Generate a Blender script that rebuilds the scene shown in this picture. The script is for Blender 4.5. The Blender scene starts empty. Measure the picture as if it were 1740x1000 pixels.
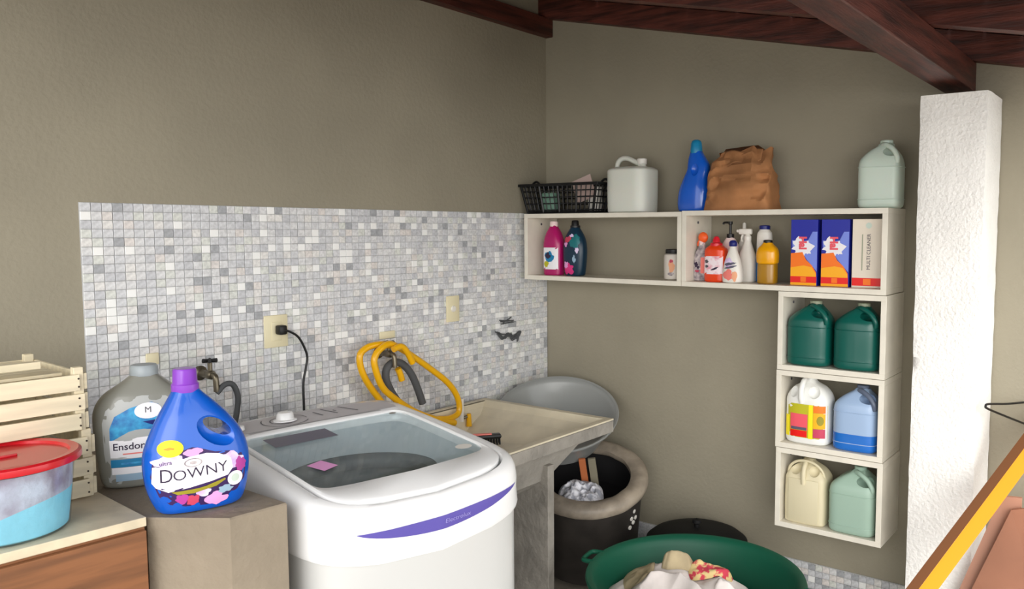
import bpy, bmesh, math, random
from mathutils import Vector, Matrix, noise
from mathutils.bvhtree import BVHTree
random.seed(7)
SC = bpy.context.scene
COL = SC.collection
PI = math.pi

# ------------------------------------------------------------------ camera, world, light, exposure
def aim(fwd):
    return Vector(fwd).to_track_quat('-Z', 'Y').to_euler()
pitch = math.radians(4.512); az = math.radians(35.571)
cam = bpy.data.objects.new('camera', bpy.data.cameras.new('camera'))
COL.objects.link(cam)
cam.location = (-3.5224, -2.8005, 1.68)
cam.rotation_euler = aim((math.cos(az) * math.cos(pitch), math.sin(az) * math.cos(pitch), -math.sin(pitch)))
cam.data.sensor_width = 36; cam.data.lens = 28.84; cam.data.shift_x = -0.0747
cam.data.clip_start = 0.05
SC.camera = cam
W = bpy.data.worlds.new('World'); SC.world = W; W.use_nodes = True
bg = W.node_tree.nodes['Background']
bg.inputs[0].default_value = (0.985, 0.99, 0.985, 1); bg.inputs[1].default_value = 1.9
sun = bpy.data.objects.new('daylight', bpy.data.lights.new('daylight', 'SUN'))
COL.objects.link(sun)
sun.data.energy = 1.0; sun.data.angle = math.radians(40); sun.data.color = (1, 0.975, 0.93)
sun.rotation_euler = aim((0.80, 0.60, -0.24))
SC.view_settings.view_transform = 'Standard'; SC.view_settings.look = 'None'
SC.view_settings.gamma = 1; SC.view_settings.use_curve_mapping = False
SC.view_settings.exposure = 0.56

# ------------------------------------------------------------------ materials
def lin(c):
    c = c / 255
    return c / 12.92 if c <= 0.04045 else ((c + 0.055) / 1.055) ** 2.4
def rgb(r, g, b): return (lin(r), lin(g), lin(b), 1)
MATS = {}
def thin_glass(name, col, rough=0.05, gl=0.10):
    m = bpy.data.materials.new(name); m.use_nodes = True; nt = m.node_tree; nt.nodes.remove(nt.nodes['Principled BSDF'])
    out = [n for n in nt.nodes if n.type == 'OUTPUT_MATERIAL'][0]
    tr = nt.nodes.new('ShaderNodeBsdfTransparent'); tr.inputs[0].default_value = rgb(*col)
    g = nt.nodes.new('ShaderNodeBsdfGlossy'); g.inputs['Roughness'].default_value = rough
    lw = nt.nodes.new('ShaderNodeValue'); lw.outputs[0].default_value = gl
    mx = nt.nodes.new('ShaderNodeMixShader'); nt.links.new(lw.outputs[0], mx.inputs[0]); nt.links.new(tr.outputs[0], mx.inputs[1]); nt.links.new(g.outputs[0], mx.inputs[2])
    nt.links.new(mx.outputs[0], out.inputs[0]); MATS[name] = m
def mat(name, col, rough=0.5, var=0.0, vscale=8, bump=0.0, bscale=60, metal=0, trans=0, coat=0, alpha=1, sss=0, stretch=None, col2=None, ior=1.45, mix_lo=0.35, mix_hi=0.65):
    m = bpy.data.materials.new(name); m.use_nodes = True
    nt = m.node_tree; p = nt.nodes['Principled BSDF']
    p.inputs['Base Color'].default_value = rgb(*col); p.inputs['Roughness'].default_value = rough
    p.inputs['Metallic'].default_value = metal; p.inputs['Transmission Weight'].default_value = trans
    p.inputs['Coat Weight'].default_value = coat; p.inputs['Alpha'].default_value = alpha
    p.inputs['IOR'].default_value = ior
    if sss:
        p.inputs['Subsurface Weight'].default_value = sss; p.inputs['Subsurface Scale'].default_value = 0.02
    if var or col2 or bump:
        tc = nt.nodes.new('ShaderNodeTexCoord'); mp = nt.nodes.new('ShaderNodeMapping')
        nt.links.new(tc.outputs['Object'], mp.inputs[0])
        if stretch: mp.inputs['Scale'].default_value = stretch
    if var or col2:
        n = nt.nodes.new('ShaderNodeTexNoise'); n.inputs['Scale'].default_value = vscale; n.inputs['Detail'].default_value = 6
        nt.links.new(mp.outputs[0], n.inputs['Vector'])
        r = nt.nodes.new('ShaderNodeValToRGB'); r.color_ramp.elements[0].position = mix_lo; r.color_ramp.elements[1].position = mix_hi
        if col2:
            a, b = rgb(*col), rgb(*col2)
        else:
            a = rgb(*[max(0, c * (1 - var)) for c in col]); b = rgb(*[min(255, c * (1 + var)) for c in col])
        r.color_ramp.elements[0].color = a; r.color_ramp.elements[1].color = b
        nt.links.new(n.outputs[0], r.inputs[0]); nt.links.new(r.outputs[0], p.inputs['Base Color'])
    if bump:
        n2 = nt.nodes.new('ShaderNodeTexNoise'); n2.inputs['Scale'].default_value = bscale; n2.inputs['Detail'].default_value = 4
        nt.links.new(mp.outputs[0], n2.inputs['Vector'])
        bn = nt.nodes.new('ShaderNodeBump'); bn.inputs['Strength'].default_value = bump; bn.inputs['Distance'].default_value = 0.01
        nt.links.new(n2.outputs[0], bn.inputs['Height']); nt.links.new(bn.outputs[0], p.inputs['Normal'])
    MATS[name] = m
    return m
mat('wall_paint', (153, 146, 128), 0.75, var=0.035, vscale=1.6, bump=0.22, bscale=55)
mat('floor', (150, 142, 130), 0.6, var=0.15, vscale=5, bump=0.2)
mat('dark_wood', (74, 37, 29), 0.5, var=0.28, vscale=4, stretch=(1, 12, 12), bump=0.2, bscale=20)
mat('rafter_wood', (84, 42, 33), 0.5, var=0.28, vscale=4, stretch=(12, 1, 12), bump=0.2, bscale=20)
mat('grout', (190, 190, 191), 0.8)
mat('white_panel', (228, 222, 208), 0.45, var=0.02, vscale=12)
mat('plaster', (246, 244, 240), 0.75, var=0.02, vscale=5, bump=0.6, bscale=75)
mat('appliance', (236, 236, 236), 0.22, coat=0.3)
mat('appliance_metal', (200, 200, 198), 0.3, coat=0.2)
mat('deck', (196, 203, 206), 0.35)
mat('tub', (128, 134, 134), 0.4)
mat('tub_dark', (92, 98, 98), 0.4)
mat('panel_grey', (186, 182, 184), 0.4)
mat('print_grey', (88, 86, 92), 0.5)
mat('sticker_grey', (92, 88, 108), 0.4)
mat('violet', (94, 84, 166), 0.35)
mat('violet_text', (160, 152, 214), 0.4)
thin_glass('glass', (243, 247, 248))
mat('cream_plate', (232, 222, 186), 0.4)
mat('black', (18, 18, 19), 0.4)
mat('black_soft', (24, 23, 25), 0.65)
mat('black_matt', (9, 9, 10), 0.75)
mat('yellow_hose', (236, 176, 8), 0.35, coat=0.2)
mat('grey_rubber', (82, 84, 86), 0.6)
mat('tap_metal', (120, 112, 96), 0.35, metal=0.8)
mat('concrete', (146, 141, 133), 0.85, var=0.08, vscale=9, bump=0.6, bscale=40)
mat('concrete_tan', (142, 130, 113), 0.85, var=0.03, vscale=7, bump=0.5, bscale=35)
mat('sink_cream', (212, 202, 178), 0.55, var=0.06, vscale=5)
mat('basin_grey', (146, 148, 146), 0.3, coat=0.1)
mat('drum_dark', (52, 48, 45), 0.5, var=0.15, vscale=9)
mat('drum_rim', (142, 131, 117), 0.5, var=0.16, vscale=9, bump=0.3, bscale=18)
mat('green_basin', (8, 84, 62), 0.5)
mat('cloth_white', (226, 217, 212), 0.9, var=0.05, vscale=10)
mat('cloth_beige', (176, 160, 128), 0.9, var=0.07, vscale=10)
mat('cloth_floral', (206, 66, 84), 0.9, col2=(225, 200, 140), vscale=32, mix_lo=0.46, mix_hi=0.54)
mat('cloth_check', (222, 222, 228), 0.9, col2=(160, 162, 172), vscale=34, mix_lo=0.44, mix_hi=0.56)
mat('crate_wood', (226, 214, 184), 0.6, var=0.05, vscale=4, stretch=(1, 10, 10))
mat('nail', (60, 46, 34), 0.5)
mat('cabinet_top', (214, 200, 172), 0.5, var=0.06, vscale=12)
mat('cabinet_wood', (122, 79, 49), 0.45, var=0.13, vscale=3, stretch=(1.2, 6, 14))
mat('red_lid', (196, 22, 34), 0.3, coat=0.3)
thin_glass('tub_clear', (240, 243, 247), 0.15)
mat('powder_grey', (158, 150, 164), 0.9, col2=(206, 214, 226), vscale=14, bump=0.7, bscale=30)
mat('powder_blue', (140, 214, 232), 0.9, var=0.06, vscale=9, bump=0.2)
mat('downy_blue', (8, 86, 190), 0.25, coat=0.3)
mat('downy_cap', (136, 66, 190), 0.3, coat=0.2)
mat('purple_dark', (52, 24, 84), 0.5)
mat('lavender', (204, 170, 226), 0.5, col2=(236, 224, 246), vscale=40)
mat('magenta', (176, 60, 150), 0.5)
mat('pink_flower', (232, 160, 216), 0.5)
mat('rose', (196, 64, 92), 0.5)
mat('white_print', (244, 242, 246), 0.5)
mat('text_dark', (48, 34, 62), 0.5)
mat('yellow_print', (250, 232, 20), 0.5)
mat('gold_print', (150, 140, 34), 0.5)
mat('orange_print', (236, 150, 30), 0.5)
mat('silver_bottle', (134, 134, 126), 0.35, coat=0.2)
mat('silver_panel', (176, 178, 176), 0.35)
mat('silver_cap', (156, 164, 168), 0.4)
mat('sky_print', (66, 172, 220), 0.5, col2=(40, 110, 180), vscale=40)
mat('blue_print', (24, 128, 178), 0.5)
mat('pale_print', (150, 178, 200), 0.5)
mat('jug_white', (220, 222, 212), 0.35, sss=0.1)
mat('jug_mint', (204, 218, 206), 0.35, sss=0.1)
mat('jug_green', (10, 88, 78), 0.3, coat=0.1)
mat('jug_cap_grey', (158, 164, 140), 0.4)
mat('jug_bleach', (234, 234, 230), 0.35)
mat('jug_blue', (158, 182, 214), 0.25)
mat('liquid_blue', (34, 108, 196), 0.25)
mat('jug_cream', (214, 204, 172), 0.45)
mat('jug_pale', (158, 184, 168), 0.35)
mat('jug_blue_dark', (96, 106, 126), 0.35)
mat('bottle_blue', (18, 94, 208), 0.2, coat=0.4)
mat('cap_teal', (28, 136, 184), 0.3)
mat('paper_bag', (168, 116, 74), 0.8, var=0.1, vscale=7, bump=0.5, bscale=18)
mat('basket', (16, 17, 20), 0.35)
mat('card', (196, 172, 164), 0.7)
mat('mint_pack', (130, 170, 150), 0.5)
mat('pink_bottle', (176, 22, 100), 0.25)
mat('cap_pinkwhite', (240, 214, 212), 0.4)
mat('label_multi', (224, 226, 226), 0.5, col2=(84, 130, 170), vscale=26)
mat('teal_bottle', (8, 44, 66), 0.3)
mat('teal_light', (16, 110, 116), 0.3)
mat('fuchsia', (220, 50, 128), 0.4)
mat('navy', (22, 30, 110), 0.4)
mat('jar_white', (222, 214, 204), 0.4)
mat('peach', (238, 170, 130), 0.5)
mat('orange_plastic', (244, 98, 40), 0.35)
mat('red_orange', (232, 66, 18), 0.25, coat=0.2)
mat('red_plastic', (214, 26, 44), 0.3)
mat('salmon', (240, 130, 120), 0.5)
mat('label_grey', (206, 196, 196), 0.5, col2=(120, 110, 120), vscale=45)
mat('label_pink', (244, 228, 234), 0.5, col2=(222, 130, 150), vscale=30, mix_lo=0.5, mix_hi=0.7)
mat('white_plastic', (232, 228, 220), 0.35)
mat('cyan_liquid', (20, 116, 182), 0.25)
mat('amber', (238, 166, 10), 0.2, coat=0.3)
mat('amber_dark', (172, 124, 22), 0.25, coat=0.3)
mat('box_blue', (22, 34, 158), 0.4)
mat('box_lightblue', (120, 140, 228), 0.4)
mat('box_orange', (250, 120, 16), 0.4)
mat('box_yellow', (252, 176, 10), 0.4)
mat('box_red', (232, 24, 16), 0.4)
mat('box_cream', (232, 222, 206), 0.5)
mat('coral', (238, 90, 104), 0.5)
mat('olive', (190, 184, 34), 0.5)
mat('bar_yellow', (246, 154, 0), 0.4)
mat('bar_shade', (104, 58, 12), 0.5)  # yellow bar in shade, the shade put into the colour
mat('board_pink', (184, 136, 114), 0.6, var=0.05, vscale=3)
mat('board_brown', (158, 108, 84), 0.6, var=0.05, vscale=3)
mat('stick_wood', (176, 100, 58), 0.6)
mat('stick_grey', (128, 122, 104), 0.6)
TILE = []
for i, (c, w) in enumerate([((220, 220, 221), 26), ((212, 213, 216), 26), ((200, 201, 205), 16), ((228, 226, 223), 10), ((218, 220, 214), 8), ((250, 250, 248), 10), ((168, 170, 174), 5), ((224, 218, 214), 6)]):
    TILE.append((mat('tile_%s' % 'abcdefgh'[i], c, 0.35, var=0.0 if i == 5 else 0.06, vscale=95), w))

# ------------------------------------------------------------------ mesh helpers
class MB:
    def __init__(s): s.v = []; s.f = []
    def add(s, v, f):
        o = len(s.v); s.v += [Vector(p) for p in v]; s.f += [tuple(i + o for i in q) for q in f]; return s
    def box(s, x0, x1, y0, y1, z0, z1, b=0.0):
        if x0 > x1: x0, x1 = x1, x0
        if y0 > y1: y0, y1 = y1, y0
        if z0 > z1: z0, z1 = z1, z0
        if b <= 0:
            v = [(x, y, z) for z in (z0, z1) for x, y in ((x0, y0), (x1, y0), (x1, y1), (x0, y1))]
            return s.add(v, [(3, 2, 1, 0), (4, 5, 6, 7), (0, 1, 5, 4), (1, 2, 6, 5), (2, 3, 7, 6), (3, 0, 4, 7)])
        bm = bmesh.new()
        bmesh.ops.create_cube(bm, size=1)
        for q in bm.verts: q.co = Vector(((x0 + x1) / 2 + q.co.x * (x1 - x0), (y0 + y1) / 2 + q.co.y * (y1 - y0), (z0 + z1) / 2 + q.co.z * (z1 - z0)))
        bmesh.ops.bevel(bm, geom=bm.edges[:], offset=b, segments=2, affect='EDGES', profile=0.5)
        bm.verts.index_update()
        s.add([q.co.copy() for q in bm.verts], [tuple(w.index for w in f.verts) for f in bm.faces]); bm.free(); return s
    def loft(s, rings, close=True):
        n = len(rings[0]); v = [p for r in rings for p in r]; f = []
        for k in range(len(rings) - 1):
            for i in range(n):
                j = (i + 1) % n
                f.append((k * n + i, k * n + j, (k + 1) * n + j, (k + 1) * n + i))
        if close:
            f.append(tuple(range(n - 1, -1, -1))); f.append(tuple((len(rings) - 1) * n + i for i in range(n)))
        return s.add(v, f)
    def cyl(s, p0, p1, r0, r1=None, n=20, close=True):
        r1 = r0 if r1 is None else r1
        p0, p1 = Vector(p0), Vector(p1); d = (p1 - p0).normalized()
        a = d.orthogonal().normalized(); b = d.cross(a)
        rr = [[p + (a * math.cos(2 * PI * i / n) + b * math.sin(2 * PI * i / n)) * r for i in range(n)] for p, r in ((p0, r0), (p1, r1))]
        return s.loft(rr, close)
    def lathe(s, prof, n=40, c=(0, 0, 0), close=True):
        return s.loft([[(c[0] + r * math.cos(2 * PI * i / n), c[1] + r * math.sin(2 * PI * i / n), c[2] + z) for i in range(n)] for r, z in prof], close)
    def tube(s, pts, r, n=10, closed=False, res=6):
        P = [Vector(p) for p in pts]; m = len(P); Q = []
        segs = m if closed else m - 1
        for k in range(segs):
            g = lambda i: P[i % m] if closed else P[max(0, min(m - 1, i))]
            a, b, c, d = g(k - 1), g(k), g(k + 1), g(k + 2)
            for t in range(res):
                u = t / res
                Q.append(0.5 * ((2 * b) + (c - a) * u + (2 * a - 5 * b + 4 * c - d) * u * u + (3 * b - a - 3 * c + d) * u ** 3))
        if not closed: Q.append(P[-1])
        rings = []; L = len(Q); nor = None
        for i in range(L):
            t = (Q[(i + 1) % L] - Q[i - 1]) if closed else (Q[min(i + 1, L - 1)] - Q[max(i - 1, 0)])
            t.normalize()
            nor = t.orthogonal().normalized() if nor is None else (nor - t * nor.dot(t)).normalized()
            b = t.cross(nor); rad = r(i / max(1, L - 1)) if callable(r) else r
            rings.append([Q[i] + (nor * math.cos(2 * PI * j / n) + b * math.sin(2 * PI * j / n)) * rad for j in range(n)])
        if closed:
            rings.append(rings[0]); return s.loft(rings, False)
        return s.loft(rings, True)
    def xf(s, M):
        s.v = [M @ p for p in s.v]; return s
    def build(s, name, m, parent=None, smooth=False, ang=0.7):
        me = bpy.data.meshes.new(name); me.from_pydata([tuple(p) for p in s.v], [], s.f); me.update()
        bm = bmesh.new(); bm.from_mesh(me); bmesh.ops.recalc_face_normals(bm, faces=bm.faces[:]); bm.to_mesh(me); bm.free()
        me.materials.append(MATS[m] if isinstance(m, str) else m)
        if smooth:
            me.shade_smooth()
            try: me.set_sharp_from_angle(angle=ang)
            except Exception: pass
        return link(name, me, parent)
def link(name, me, parent=None):
    o = bpy.data.objects.new(name, me); COL.objects.link(o)
    if parent is not None: o.parent = parent
    return o
def tag(o, label, cat, group=None):
    o['label'] = label; o['category'] = cat
    if group: o['group'] = group
    return o
def thing(name, label, cat, loc=(0, 0, 0), rz=0.0, group=None):
    o = bpy.data.objects.new(name, None); o.empty_display_size = 0.05; COL.objects.link(o)
    o.location = loc; o.rotation_euler = (0, 0, rz)
    return tag(o, label, cat, group)
def struct(o): o['kind'] = 'structure'; return o
def srect(hx, hy, n=4.0, N=48, cx=0, cy=0):
    out = []
    for i in range(N):
        a = 2 * PI * i / N; c, s_ = math.cos(a), math.sin(a)
        out.append((cx + hx * math.copysign(abs(c) ** (2 / n), c), cy + hy * math.copysign(abs(s_) ** (2 / n), s_)))
    return out
def crom(keys, z):
    # keys: sorted tuples (z, ...values); smooth interpolation
    if z <= keys[0][0]: return keys[0][1:]
    if z >= keys[-1][0]: return keys[-1][1:]
    for k in range(len(keys) - 1):
        if keys[k][0] <= z <= keys[k + 1][0]:
            a, b = keys[max(0, k - 1)], keys[k]; c, d = keys[k + 1], keys[min(len(keys) - 1, k + 2)]
            h = c[0] - b[0]; u = (z - b[0]) / h if h else 0; r = []
            for j in range(1, len(b)):
                m0 = (c[j] - a[j]) / (c[0] - a[0]) * h if c[0] != a[0] else 0
                m1 = (d[j] - b[j]) / (d[0] - b[0]) * h if d[0] != b[0] else 0
                r.append((2 * u**3 - 3 * u**2 + 1) * b[j] + (u**3 - 2 * u**2 + u) * m0 + (-2 * u**3 + 3 * u**2) * c[j] + (u**3 - u**2) * m1)
            return tuple(r)
def body(keys, n=3.0, N=48, steps=40):
    # keys (z, cx, hx, hy)
    z0, z1 = keys[0][0], keys[-1][0]; zs = sorted(set([k[0] for k in keys] + [z0 + (z1 - z0) * i / steps for i in range(steps + 1)]))
    rings = []
    for z in zs:
        cx, hx, hy = crom(keys, z); hx = max(hx, 0.002); hy = max(hy, 0.002)
        rings.append([(x, y, z) for x, y in srect(hx, hy, n, N, cx)])
    return MB().loft(rings)
def bvh_of(o):
    me = o.data
    return BVHTree.FromPolygons([v.co.copy() for v in me.vertices], [tuple(p.vertices) for p in me.polygons])
def project(bv, x, z, off, ydir=1, y0=-1):
    h = bv.ray_cast(Vector((x, y0 * ydir, z)), Vector((0, ydir, 0)))
    return None if h[0] is None else h[0].y - off * ydir
def decal(parent, bv, name, m, pts, off=0.0008, res=6, fn=None):
    # closed outline pts (x, z) laid on the front (-Y) surface, filled by rings towards the centre
    cx = sum(p[0] for p in pts) / len(pts); cz = sum(p[1] for p in pts) / len(pts)
    n = len(pts); V = []; ok_y = 0.0
    for k in range(res, 0, -1):
        t = k / res
        for x, z in pts:
            X, Z = cx + (x - cx) * t, cz + (z - cz) * t
            y = project(bv, X, Z, off); y = ok_y if y is None else y; ok_y = y; V.append((X, y, Z))
    y = project(bv, cx, cz, off); V.append((cx, ok_y if y is None else y, cz))
    F = []
    for k in range(res - 1):
        for i in range(n):
            j = (i + 1) % n; F.append((k * n + i, k * n + j, (k + 1) * n + j, (k + 1) * n + i))
    for i in range(n): F.append(((res - 1) * n + i, (res - 1) * n + (i + 1) % n, len(V) - 1))
    mb = MB(); mb.v = [Vector(p) for p in V]; mb.f = F
    o = mb.build(name, m, parent, smooth=True)
    return o
def ell(cx, cz, rx, rz, n=28, rot=0, wob=0.0, seed=0):
    out = []
    for i in range(n):
        a = 2 * PI * i / n; k = 1 + wob * noise.noise(Vector((math.cos(a) * 1.8 + seed, math.sin(a) * 1.8, seed * 1.7)))
        x, z = rx * k * math.cos(a), rz * k * math.sin(a)
        out.append((cx + x * math.cos(rot) - z * math.sin(rot), cz + x * math.sin(rot) + z * math.cos(rot)))
    return out
def rectp(x0, x1, z0, z1, m=6):
    o = [(x0 + (x1 - x0) * i / m, z0) for i in range(m)] + [(x1, z0 + (z1 - z0) * i / m) for i in range(m)]
    o += [(x1 - (x1 - x0) * i / m, z1) for i in range(m)] + [(x0, z1 - (z1 - z0) * i / m) for i in range(m)]
    return o
def text_mesh(s, size, bold=0.0):
    cu = bpy.data.curves.new('t', 'FONT'); cu.body = s; cu.size = size; cu.align_x = 'CENTER'; cu.align_y = 'CENTER'; cu.offset = bold; cu.resolution_u = 3
    ob = bpy.data.objects.new('t', cu); COL.objects.link(ob)
    bpy.context.view_layer.update()
    me = bpy.data.meshes.new_from_object(ob.evaluated_get(bpy.context.evaluated_depsgraph_get()))
    V = [v.co.copy() for v in me.vertices]; F = [tuple(p.vertices) for p in me.polygons]
    bpy.data.objects.remove(ob); return V, F
def lettering(parent, bv, s, size, cx, cz, m, off=0.0014, rot=0.0, sx=1.0, bold=0.0, name='lettering', shear=0.0):
    V, F = text_mesh(s, size, bold); c, si = math.cos(rot), math.sin(rot); out = []; ly = 0
    for v in V:
        x, z = v.x * sx + v.y * shear, v.y; X, Z = cx + x * c - z * si, cz + x * si + z * c
        y = project(bv, X, Z, off); y = ly if y is None else y; ly = y; out.append((X, y, Z))
    me = bpy.data.meshes.new(name); me.from_pydata(out, [], F); me.materials.append(MATS[m])
    return link(name, me, parent)
def boolean(o, cutter, op='DIFFERENCE'):
    md = o.modifiers.new('b', 'BOOLEAN'); md.operation = op; md.object = cutter; md.solver = 'EXACT'
    bpy.context.view_layer.update()
    me = bpy.data.meshes.new_from_object(o.evaluated_get(bpy.context.evaluated_depsgraph_get()))
    o.modifiers.clear(); old = o.data; m = old.materials[0]; o.data = me
    me.materials.clear(); me.materials.append(m)
    for p in me.polygons: p.material_index = 0
    me.shade_smooth()
    try: me.set_sharp_from_angle(angle=0.7)
    except Exception: pass
    bpy.data.objects.remove(cutter); return o
def ico(mb, c, r, sc=(1, 1, 1), M=None, sub=3):
    bm = bmesh.new(); bmesh.ops.create_icosphere(bm, subdivisions=sub, radius=r)
    bm.verts.index_update()
    V = []
    for v in bm.verts:
        p = Vector((v.co.x * sc[0], v.co.y * sc[1], v.co.z * sc[2]))
        if M is not None: p = M @ p
        V.append(p + Vector(c))
    mb.add(V, [tuple(w.index for w in f.verts) for f in bm.faces]); bm.free(); return mb

# ------------------------------------------------------------------ room shell
RS = 0.222                                    # roof slope towards the open side
def zroof(y): return 2.80 + RS * y            # underside of the rafters
fl = struct(MB().box(-11, 0.0, -11, 0.0, -0.1, 0).build('floor', 'floor'))
wl = MB().box(-5.2, 0.15, 0, 0.15, -0.1, 3.05).build('wall_left', 'wall_paint'); struct(wl)
wr = MB()
wr.add([(0, 0, -.1), (0, -3.4, -.1), (0, -3.4, zroof(-3.4) + .13), (0, 0, zroof(0) + .13), (.15, 0, -.1), (.15, -3.4, -.1), (.15, -3.4, zroof(-3.4) + .13), (.15, 0, zroof(0) + .13)],
       [(0, 1, 2, 3), (7, 6, 5, 4), (0, 4, 5, 1), (1, 5, 6, 2), (2, 6, 7, 3), (3, 7, 4, 0)])
wr = wr.build('wall_right', 'wall_paint'); struct(wr)

# mosaic tiles: chamfered little plates
PX, PZ, TH = 0.0326, 0.0281, 0.004
def tile_geo(hx, hz, th):
    # local: lies in XZ plane, front towards -Y
    b = 0.0011
    v = [(-hx, 0, -hz), (hx, 0, -hz), (hx, 0, hz), (-hx, 0, hz), (-hx, -th + b, -hz), (hx, -th + b, -hz), (hx, -th + b, hz), (-hx, -th + b, hz),
         (-hx + b, -th, -hz + b), (hx - b, -th, -hz + b), (hx - b, -th, hz - b), (-hx + b, -th, hz - b)]
    f = [(0, 1, 5, 4), (1, 2, 6, 5), (2, 3, 7, 6), (3, 0, 4, 7), (4, 5, 9, 8), (5, 6, 10, 9), (6, 7, 11, 10), (7, 4, 8, 11), (8, 9, 10, 11)]
    return v, f
TV, TF = tile_geo(PX / 2 - 0.0010, PZ / 2 - 0.0009, TH)
tile_me = []
for m, w in TILE:
    me = bpy.data.meshes.new('tile'); me.from_pydata(TV, [], TF); me.materials.append(m); tile_me.append(me)
wts = [w for m, w in TILE]
def pick(): return random.choices(range(len(TILE)), weights=wts)[0]
mos = MB().box(-2.352, -0.001, -0.003, 0.0, 0, 1.766).build('tile_grout', 'grout', wl)
cols = int(2.351 / PX); rows = int(1.766 / PZ)
cells = [(c, r) for c in range(cols) for r in range(rows)]
SOCK = [(-1.74, -1.61, 1.22, 1.36), (-0.785, -0.68, 1.235, 1.37), (-2.18, -2.12, 1.22, 1.27), (-1.18, -1.09, 1.195, 1.245)]
single = [k for k in cells if k[1] >= rows - 26 and k[0] < 12][:300]
single_set = set(single)
batch = {}
for c, r in cells:
    x = -2.351 + PX * (c + 0.5); z = 1.766 - PZ * (rows - r - 0.5)
    i = pick()
    if (c, r) in single_set:
        o = link('tile', tile_me[i], wl); o.location = (x, -0.003, z)
    else:
        batch.setdefault(i, []).append((x, z))
V, F, MI = [], [], []
for i, L in batch.items():
    for x, z in L:
        o = len(V); V += [(p[0] + x, p[1] - 0.003, p[2] + z) for p in TV]; F += [tuple(q + o for q in f) for f in TF]; MI += [i] * len(TF)
me = bpy.data.meshes.new('mosaic_tiles'); me.from_pydata(V, [], F)
for m, w in TILE: me.materials.append(m)
me.polygons.foreach_set('material_index', MI)
o = link('mosaic_tiles', me, wl); o['kind'] = 'stuff'
# baseboard of the same mosaic along the right wall
bb = struct(MB().box(-0.006, 0, -3.4, -0.0, 0, 0.178).build('baseboard_right', 'grout'))
R90 = Matrix.Rotation(-PI / 2, 4, 'Z')
for k in range(0, 34):
    for r in range(6):
        y = -1.12 - PX * (k + 0.5); z = 0.176 - PZ * (r + 0.5)
        i = random.choices(range(8), weights=[10, 20, 20, 6, 8, 5, 22, 14])[0]
        o = link('tile', tile_me[i], bb); o.location = (-0.006, y, z); o.rotation_euler = (0, 0, -PI / 2)
V, F, MI = [], [], []
for k in range(0, 104):
    if 34 <= k < 68: continue
    y = -0.012 - PX * (k + 0.5)
    for r in range(6):
        z = 0.176 - PZ * (r + 0.5)
        o = len(V); V += [(-0.006 + p[1], y - p[0], z + p[2]) for p in TV]; F += [tuple(q + o for q in f) for f in TF]; MI += [pick()] * len(TF)
me = bpy.data.meshes.new('mosaic_tiles'); me.from_pydata(V, [], F)
for m, w in TILE: me.materials.append(m)
me.polygons.foreach_set('material_index', MI)
o = link('mosaic_tiles', me, bb); o['kind'] = 'stuff'

# roof: boards on sloping rafters
ceil = bpy.data.objects.new('ceiling', None); COL.objects.link(ceil); struct(ceil)
ceil['label'] = 'sloping dark red wooden roof of boards on rafters'
ang = math.atan(RS)
for xr in (-0.032, -0.72, -1.40, -2.08, -2.76, -3.44):
    mb = MB(); h = 0.105
    y0, y1 = -0.0, -3.05
    mb.add([(xr - .032, y0, zroof(y0)), (xr + .03, y0, zroof(y0)), (xr + .03, y1, zroof(y1)), (xr - .032, y1, zroof(y1)),
            (xr - .032, y0, zroof(y0) + h), (xr + .03, y0, zroof(y0) + h), (xr + .03, y1, zroof(y1) + h), (xr - .032, y1, zroof(y1) + h)],
           [(3, 2, 1, 0), (4, 5, 6, 7), (0, 1, 5, 4), (1, 2, 6, 5), (2, 3, 7, 6), (3, 0, 4, 7)])
    mb.build('rafter', 'rafter_wood', ceil)
k = 0; y = 0.0
while y > -3.0:
    w = 0.128; y2 = y - w + 0.006; zz = 0.106 + 0.002 * (k % 2)
    MB().add([(-4.0, y, zroof(y) + zz), (0.0, y, zroof(y) + zz), (0.0, y2, zroof(y2) + zz), (-4.0, y2, zroof(y2) + zz),
              (-4.0, y, zroof(y) + zz + .02), (0.0, y, zroof(y) + zz + .02), (0.0, y2, zroof(y2) + zz + .02), (-4.0, y2, zroof(y2) + zz + .02)],
             [(3, 2, 1, 0), (4, 5, 6, 7), (0, 1, 5, 4), (1, 2, 6, 5), (2, 3, 7, 6), (3, 0, 4, 7)]).build('roof_board', 'dark_wood', ceil)
    y -= w; k += 1
tag(MB().box(-4.0, -0.001, -0.05, -0.001, 2.70, 2.795, 0.004).build('roof_beam', 'dark_wood'), 'dark brown wooden beam fixed flat along the top of the tiled wall', 'beam')
tag(MB().box(-4.0, -0.001, -2.138, -2.03, 2.215, 2.325, 0.004).build('roof_beam', 'dark_wood'), 'thick reddish brown beam running to the top of the white pillar', 'beam')

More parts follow.
